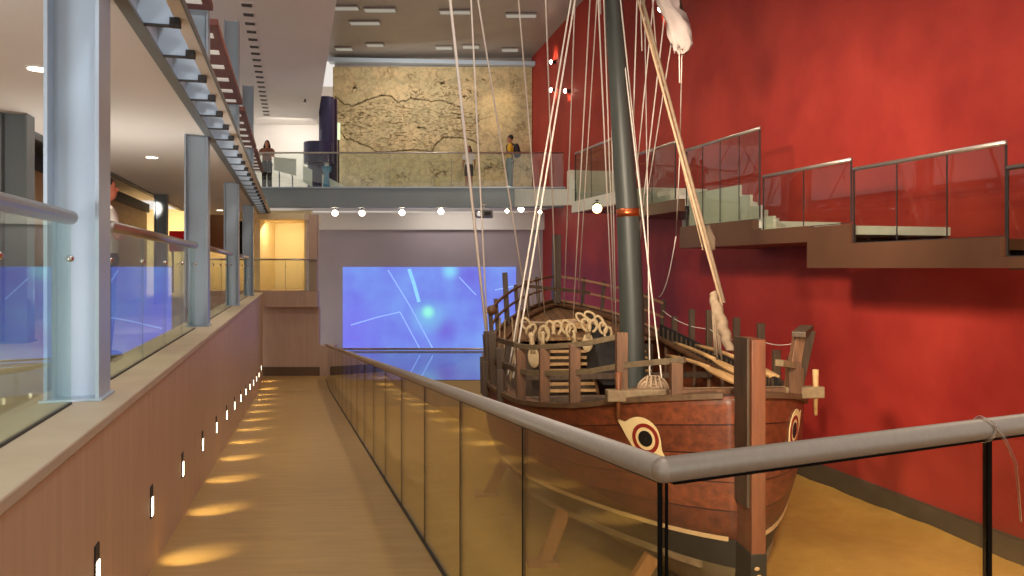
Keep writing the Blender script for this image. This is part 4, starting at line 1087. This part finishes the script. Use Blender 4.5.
# ------------------------------------------------------------------ gear lying aboard
c = at(653,390,9.45)
o = empty('rope_coil', c-Z3*.17, 'coil of tan rope standing on the fore deck by the mast', 'rope')
for j in range(9):
    rr_ = .165-.017*j
    MB().tube([c+Y3*(.012*(j%2))+X3*rr_*1.1*math.cos(a*math.pi/14)+Z3*rr_*math.sin(a*math.pi/14) for a in range(29)], .013, 6).build('turn', m_rope2, o, smooth=True)
for j in range(4):
    a = (j-1.5)*.07; MB().tube([c+V(a*.5,-.02,-.15), c+V(a,-.05,0), c+V(a*.6,-.02,.17), c+V(a*.3,.03,.15)], .013, 6).build('binding_turn', m_rope2, o, smooth=True)
def oar(label, p, q, w, bend=.0):
    p, q = Vector(p), Vector(q); o = empty('oar', (p+q)/2-Z3*.1, label, 'oar', 'oars lying inside the far gunwale')
    d = q-p; pts = [p+d*t+Z3*bend*math.sin(math.pi*t) for t in [i/8 for i in range(9)]]
    MB().tube(pts[3:], .035, 8).build('shaft', m_lw, o, smooth=True)
    x = d.cross(Z3).normalized(); rows = []
    for i,t in enumerate(rng(0,.42,8)):
        c_ = p+d*t+Z3*bend*math.sin(math.pi*t); ww = w*math.sin(math.pi*min(1,.18+t*1.8))**.6
        rows.append([c_-x*ww, c_-x*ww*.3+Z3*.02, c_+x*ww*.3+Z3*.02, c_+x*ww])
    MB().grid(rows).build('blade', m_lw, o, solid=.03)
oar('pale oar nearest the mast with its blade toward the bow', S(1.9,-.75,-1.50), S(5.6,-.9,-1.55), .11, .06)
oar('long pale oar next to the dark screen of the far gunwale', S(1.6,-1.05,-1.36), S(6.4,-1.70,-1.45), .10, .05)
oar('greyish oar between the two pale oars', S(2.2,-.95,-1.46), S(6.6,-1.35,-1.42), .09, .04)

# ------------------------------------------------------------------ timber shores under the hull
def shore(label, s, zt, z0, lean, w=.17, ls=.0):
    a = H(s, zt, 1, .03); b = V(a.x,a.y,z0)+NL*lean+AX*ls
    o = empty('timber_shore', b, label, 'wooden prop', 'timber shores propping the hull')
    m_sh = wood('shore_timber', (170,106,56), (206,142,84), axis='Z', rough=.6, stretch=8, ns=2)
    MB().bar(b, a, w, w*.8, up=AX).build('prop', m_sh, o, bevel=.012)
    MB().box(b+Z3*.03,(.42,.34,.07),(NL,AX,Z3)).build('foot_block', m_sh, o, bevel=.012)
shore('slanting timber prop on the sand under the ramp side of the hull', 2.3, -3.18, -3.88, .28)
shore('shorter timber prop close to the bow, partly below the corner post', 1.0, -3.35, -3.88, .35)
shore('timber prop further aft beneath the turn of the hull', 5.5, -3.2, -3.88, .35)
# ------------------------------------------------------------------ people
def person(feet, yaw, h, label, top, bottom, hair, skin=(196,140,112), longhair=False, arms='down', skirt=False, shorts=False, sleeve=.5, build=1.0, vox=.011, wide=1.0):
    """yaw: 0 looks along +y"""
    k = h/1.75; cy, sy = math.cos(yaw), math.sin(yaw)
    fx, ff = V(cy, sy, 0), V(-sy, cy, 0)
    P = lambda x,y,z: Vector(feet) + fx*(x*k) + ff*(y*k) + Z3*(z*k)
    A = (fx, ff, Z3)
    o = empty('person', feet, label, 'person')
    sk = M('skin_%d_%d_%d'%skin, skin, rough=.55)
    b = build
    body = MB()
    body.ell(P(0,.0,1.625),(.075*k,.093*k,.112*k),A).ell(P(0,.03,1.575),(.058*k,.07*k,.07*k),A).ell(P(0,.098,1.615),(.014*k,.02*k,.024*k),A,8,6)
    for s in (-1,1):
        body.ell(P(s*.076,-.005,1.615),(.014*k,.022*k,.032*k),A,8,6)
    body.tube([P(0,-.01,1.38),P(0,.0,1.55)],[.062*k,.05*k],10)
    body.ell(P(0,0,1.28),(.165*k*b,.10*k,.2*k),A).ell(P(0,0,1.07),(.14*k*b,.095*k,.18*k),A).ell(P(0,0,.93),(.155*k*b,.105*k,.13*k),A)
    body.tube([P(-.17*b,0,1.405),P(.17*b,0,1.405)],.058*k,10)
    sh = {}
    for s in (-1,1):
        S0 = (s*.185*b,0,1.40)
        if arms=='rail':   E0,W0,fd = (s*.27,.10,1.16),(s*.10,.27,1.235),(-s*.8,.6,-.05)
        elif arms=='hold': E0,W0,fd = (s*.23,.02,1.13),(s*.12,.24,1.16),(-s*.4,.9,.1)
        else:              E0,W0,fd = (s*.225,-.02,1.13),(s*.235,.04,.89),(0,.15,-1)
        body.tube([P(*S0),P(*E0),P(*W0)],[.05*k,.04*k,.027*k],10)
        fdv = (fx*fd[0]+ff*fd[1]+Z3*fd[2]).normalized(); sd = fdv.cross(Z3 if abs(fd[2])<.8 else fx).normalized(); nd = sd.cross(fdv)
        W = P(*W0); body.ell(W+fdv*.05*k,(.022*k,.055*k,.040*k) if False else (.040*k,.055*k,.02*k),(sd,fdv,nd),10,7)
        for j in range(4):
            r0 = W+fdv*.085*k+sd*(-.028+.0187*j)*k; L = (.07,.082,.078,.062)[j]*k
            body.tube([W+fdv*.05*k+sd*(-.024+.016*j)*k, r0, r0+fdv*L*.5-nd*.008*k, r0+fdv*L*.9-nd*.03*k],[.0105*k,.0105*k,.0095*k,.008*k],7)
        th = W+fdv*.025*k-sd*.035*k*(1 if s>0 else -1)
        body.tube([th, th-sd*.03*k*(1 if s>0 else -1)+fdv*.03*k, th-sd*.035*k*(1 if s>0 else -1)+fdv*.062*k],[.013*k,.012*k,.009*k],7)
        sh[s] = (S0,E0,W0)
        body.tube([P(s*.085,0,.92),P(s*.095,.015,.50),P(s*.10,-.015,.09)],[.085*k,.055*k,.038*k],12)
        body.tube([P(s*.10,-.04,.045),P(s*.105,.10,.035)],[.04*k,.03*k],10)
    body.build('body', sk, o, remesh=vox*k)
    # face
    for s in (-1,1): MB().ell(P(s*.03,.086,1.64),(.012*k,.006*k,.008*k),A,8,6).build('eye', m_dark, o)
    MB().ell(P(0,.088,1.565),(.024*k,.008*k,.007*k),A,8,6).build('mouth', M('lips',(150,80,72),rough=.5), o)
    # hair
    hm = M('hair_%d_%d_%d'%hair, hair, rough=.6); hb = MB()
    hb.ell(P(0,-.018,1.66),(.086*k,.095*k,.098*k),A)
    if longhair:
        hb.ell(P(0,-.05,1.56),(.095*k,.065*k,.16*k),A)
        for s in (-1,1): hb.tube([P(s*.075,.0,1.64),P(s*.095,-.01,1.52),P(s*.10,.03,1.40)],[.03*k,.042*k,.022*k],10)
    hb.build('hair', hm, o, remesh=.012*k)
    # clothing
    sm = M('top_%d_%d_%d'%top, top, rough=.8, bump=.15, ns=12); t = MB()
    t.ell(P(0,0,1.28),(.183*k*b,.118*k,.205*k),A).ell(P(0,0,1.08),(.162*k*b,.115*k,.19*k),A).tube([P(-.185*b,0,1.40),P(.185*b,0,1.40)],.07*k,12)
    for s in (-1,1):
        S0,E0,W0 = [Vector(x) for x in sh[s]]
        m_ = S0+(E0-S0)*min(1,sleeve*2) if sleeve <= .5 else E0
        ps = [P(*S0),P(*m_)]; rs = [.068*k,.056*k]
        if sleeve > .5: ps.append(P(*(E0+(W0-E0)*.9))); rs.append(.04*k)
        t.tube(ps, rs, 12)
    t.build('top', sm, o, remesh=.013*k)
    bm_ = M('bottom_%d_%d_%d'%bottom, bottom, rough=.85, bump=.15, ns=12); t = MB()
    t.ell(P(0,0,.95),(.172*k*b,.122*k,.13*k),A)
    if skirt: t.tube([P(0,0,.98),P(0,0,.72),P(0,0,.52)],[.15*k,.18*k,.2*k],16)
    else:
        for s in (-1,1):
            if shorts: t.tube([P(s*.085,0,.93),P(s*.095,.015,.55)],[.098*k,.085*k],12)
            else: t.tube([P(s*.085,0,.93),P(s*.095,.015,.50),P(s*.10,-.012,.06)],[.098*k*wide,.072*k*wide,.062*k*wide],12)
    t.build('skirt' if skirt else ('shorts' if shorts else 'trousers'), bm_, o, remesh=.013*k)
    for s in (-1,1):
        MB().tube([P(s*.10,-.055,.05),P(s*.102,.03,.05),P(s*.107,.115,.04),P(s*.108,.145,.035)],[.046*k,.048*k,.042*k,.022*k],12).build('shoe', m_dark, o, smooth=True)
    return o, P, k, A
Yp = 28.15
zf = ZF-.0
person(V(xa(267,28.05),28.05,2.76), math.pi, 1.72, 'woman with long brown hair in a brown top leaning on the bridge railing', (132,84,62), (44,40,38), (52,28,20), (200,140,110), longhair=True, arms='rail', sleeve=.3, build=1.08, wide=1.2)
person(V(xa(250.5,28.3),28.3,2.76), math.pi, 1.70, 'person in a red top half hidden by the steelwork beside the long haired woman', (176,64,52), (58,50,56), (40,26,22), (205,150,120), arms='rail', sleeve=.4)
person(V(xa(469,28.4),28.4,2.76), math.pi*.95, 1.58, 'girl with long black hair in a white shirt and dark shorts on the bridge', (214,204,206), (52,46,50), (22,18,18), (150,100,76), longhair=True, shorts=True, sleeve=.35)
mo, mP, mk, mA = person(V(xa(510,28.3),28.3,2.76), math.pi*.5, 1.95, 'man in a yellow shirt and blue jeans holding a camera on the bridge', (206,160,40), (104,118,124), (26,20,18), (160,104,78), arms='hold', sleeve=.4, wide=1.35)
# his backpack and camera
bp = empty('backpack', mP(0,-.22,1.05), 'black backpack worn by the man in the yellow shirt', 'backpack')
m_bp = M('black_nylon',(26,26,34),rough=.7,bump=.2,ns=10)
MB().ell(mP(0,-.21,1.24),(.16*mk,.11*mk,.24*mk),mA).build('bag', m_bp, bp, smooth=True)
MB().ell(mP(0,-.30,1.16),(.11*mk,.05*mk,.12*mk),mA).build('pocket', m_bp, bp, smooth=True)
for s in (-1,1): MB().tube([mP(s*.10,-.14,1.43),mP(s*.11,.0,1.485),mP(s*.115,.115,1.38),mP(s*.13,.10,1.2),mP(s*.15,-.08,1.08)], .018, 8).build('strap', m_bp, bp, smooth=True)
cm = empty('handheld_camera', mP(0,.33,1.13), 'small dark camera in the hands of the man in the yellow shirt', 'camera')
MB().box(mP(0,.34,1.17),(.12,.05,.08),mA).build('body', m_dark, cm, bevel=.01); MB().lathe(mP(0,.365,1.17),[(.03,0),(.03,.04)],12,(mA[0],Z3,mA[1])).build('lens', m_dark, cm, fix=True)
person(RY(-1.66,7.3,-.85), math.atan2(SN,CS)-1.35, 1.70, 'man in a white shirt at the walkway glass behind the nearest column', (232,226,214), (40,42,54), (44,30,24), (204,124,98), arms='rail', sleeve=.35, build=1.12)

# ------------------------------------------------------------------ light
W = bpy.data.worlds.new('world'); SC.world = W; W.use_nodes = True
bg = W.node_tree.nodes['Background']; bg.inputs[0].default_value = (1.0,.93,.86,1); bg.inputs[1].default_value = .86
def area(loc, aim, size, pw, col, sy=None, name='hall_lamp'):
    l = bpy.data.lights.new(name,'AREA'); l.energy = pw; l.color = col; l.size = size
    if sy: l.shape='RECTANGLE'; l.size_y = sy
    o = bpy.data.objects.new(name, l); COL.objects.link(o); o.location = loc
    o.rotation_euler = (Vector(aim)-Vector(loc)).to_track_quat('-Z','Y').to_euler(); return o
def spot(loc, aim, pw, col, ang=1.9, r=.25, name='hall_spot', blend=.7):
    l = bpy.data.lights.new(name,'SPOT'); l.energy = pw; l.color = col; l.spot_size = ang; l.spot_blend = blend; l.shadow_soft_size = r
    o = bpy.data.objects.new(name, l); COL.objects.link(o); o.location = loc
    o.rotation_euler = (Vector(aim)-Vector(loc)).to_track_quat('-Z','Y').to_euler(); return o
warm = (1,.84,.64); neut = (1,.92,.82)
for v_,pw in ((4,360),(10,440),(16,700),(22,700)): spot(R(3.0,v_,8.3), R(6.5,v_+.5,-2.5), pw, warm, 2.0, .3)
spot(R(1.6,1.2,1.9), R(9,8.5,-1.6), 2700, (1,.80,.6), 1.3, .25)  # added fill without a fixture, brightens the lower red wall
spot(R(1.3,6.0,2.4), R(9,14.5,-1.0), 2700, (1,.82,.62), 1.2, .25)  # second added fill, lifts the red wall farther along the ship
spot(R(.3,2,5.2), R(-.9,8,-1), 380, (.90,.95,1), 1.7, .3)  # added fill to even out the parapet wall and ramp
spot(R(.4,12,5.3), R(-.6,16,-3), 420, neut, 1.9, .3)
spot(R(.4,20,5.3), R(.2,24,-3), 260, neut, 1.9, .3)
area(V(-3.5,28.6,7.4), V(-3,31.3,4.6), 4.5, 110, neut, .5)
spot(V(-.3,29.6,6.9), V(-.55,31.3,6.25), 60, (1,.74,.42), 1.0, .05)
area(V(-8.3,29.6,5.4), V(-8.6,31,3.5), 1.5, 45, (1,.90,.80), .8)
area(V(xa(285,27),26.6,1.5), V(xa(285,27),27.6,-.5), .9, 40, (1,.80,.45))
area(V(-11.4,26.0,1.6), V(-11.2,27.6,-.5), 1.6, 90, (1,.78,.42), 1.0)
spot(V(-.5,22,3.2), V(-2,27,8.5), 420, neut, 2.2, .06)  # added uplight, lightens the metal hall ceiling
area(R(-3.2,2.8,-.7), R(-2.6,5.6,1.75), 1.2, 110, (.97,.98,1))  # added upward fill out of view, brightens the walkway soffit
area(R(-2.4,11,-.7), R(-2.4,12,1.7), 1.2, 60, (1,.93,.84))
spot(R(1.4,-1.0,1.4), R(-.4,25,5.6), 1900, (1,.95,.9), .5, .2)  # added behind the camera to brighten the white gallery ceiling
spot(R(2.6,-.6,-.7), R(9,9.5,-1.0), 1900, (1,.80,.6), 1.2, .2)  # added low flood behind the camera for the wall under the stair
spot(R(-3.2,20,1.5), R(-3.33,24.2,.7), 60, neut, .8, .05)  # added only to lift the dim red sign
spot(R(-2.2,-.8,-.4), R(-2.2,7,1.7), 120, (.95,.97,1), 2.2, .3)  # added unseen fill beside the camera, washes the near soffit
area(R(-3.7,10,2.15), R(-4.0,10.5,0), .3, 45, (1,.86,.62), 8)
area(V(-2.2,28.7,2.1), V(-2.2,30,0), 3.0, 30, neut, .5)

SC.view_settings.view_transform = 'Standard'; SC.view_settings.look = 'None'
SC.view_settings.gamma = 1; SC.view_settings.use_curve_mapping = False; SC.view_settings.exposure = 0
SC.cycles.use_denoising = True
SC.cycles.transparent_max_bounces = 32; SC.cycles.max_bounces = 10
SC.cycles.sample_clamp_indirect = 6
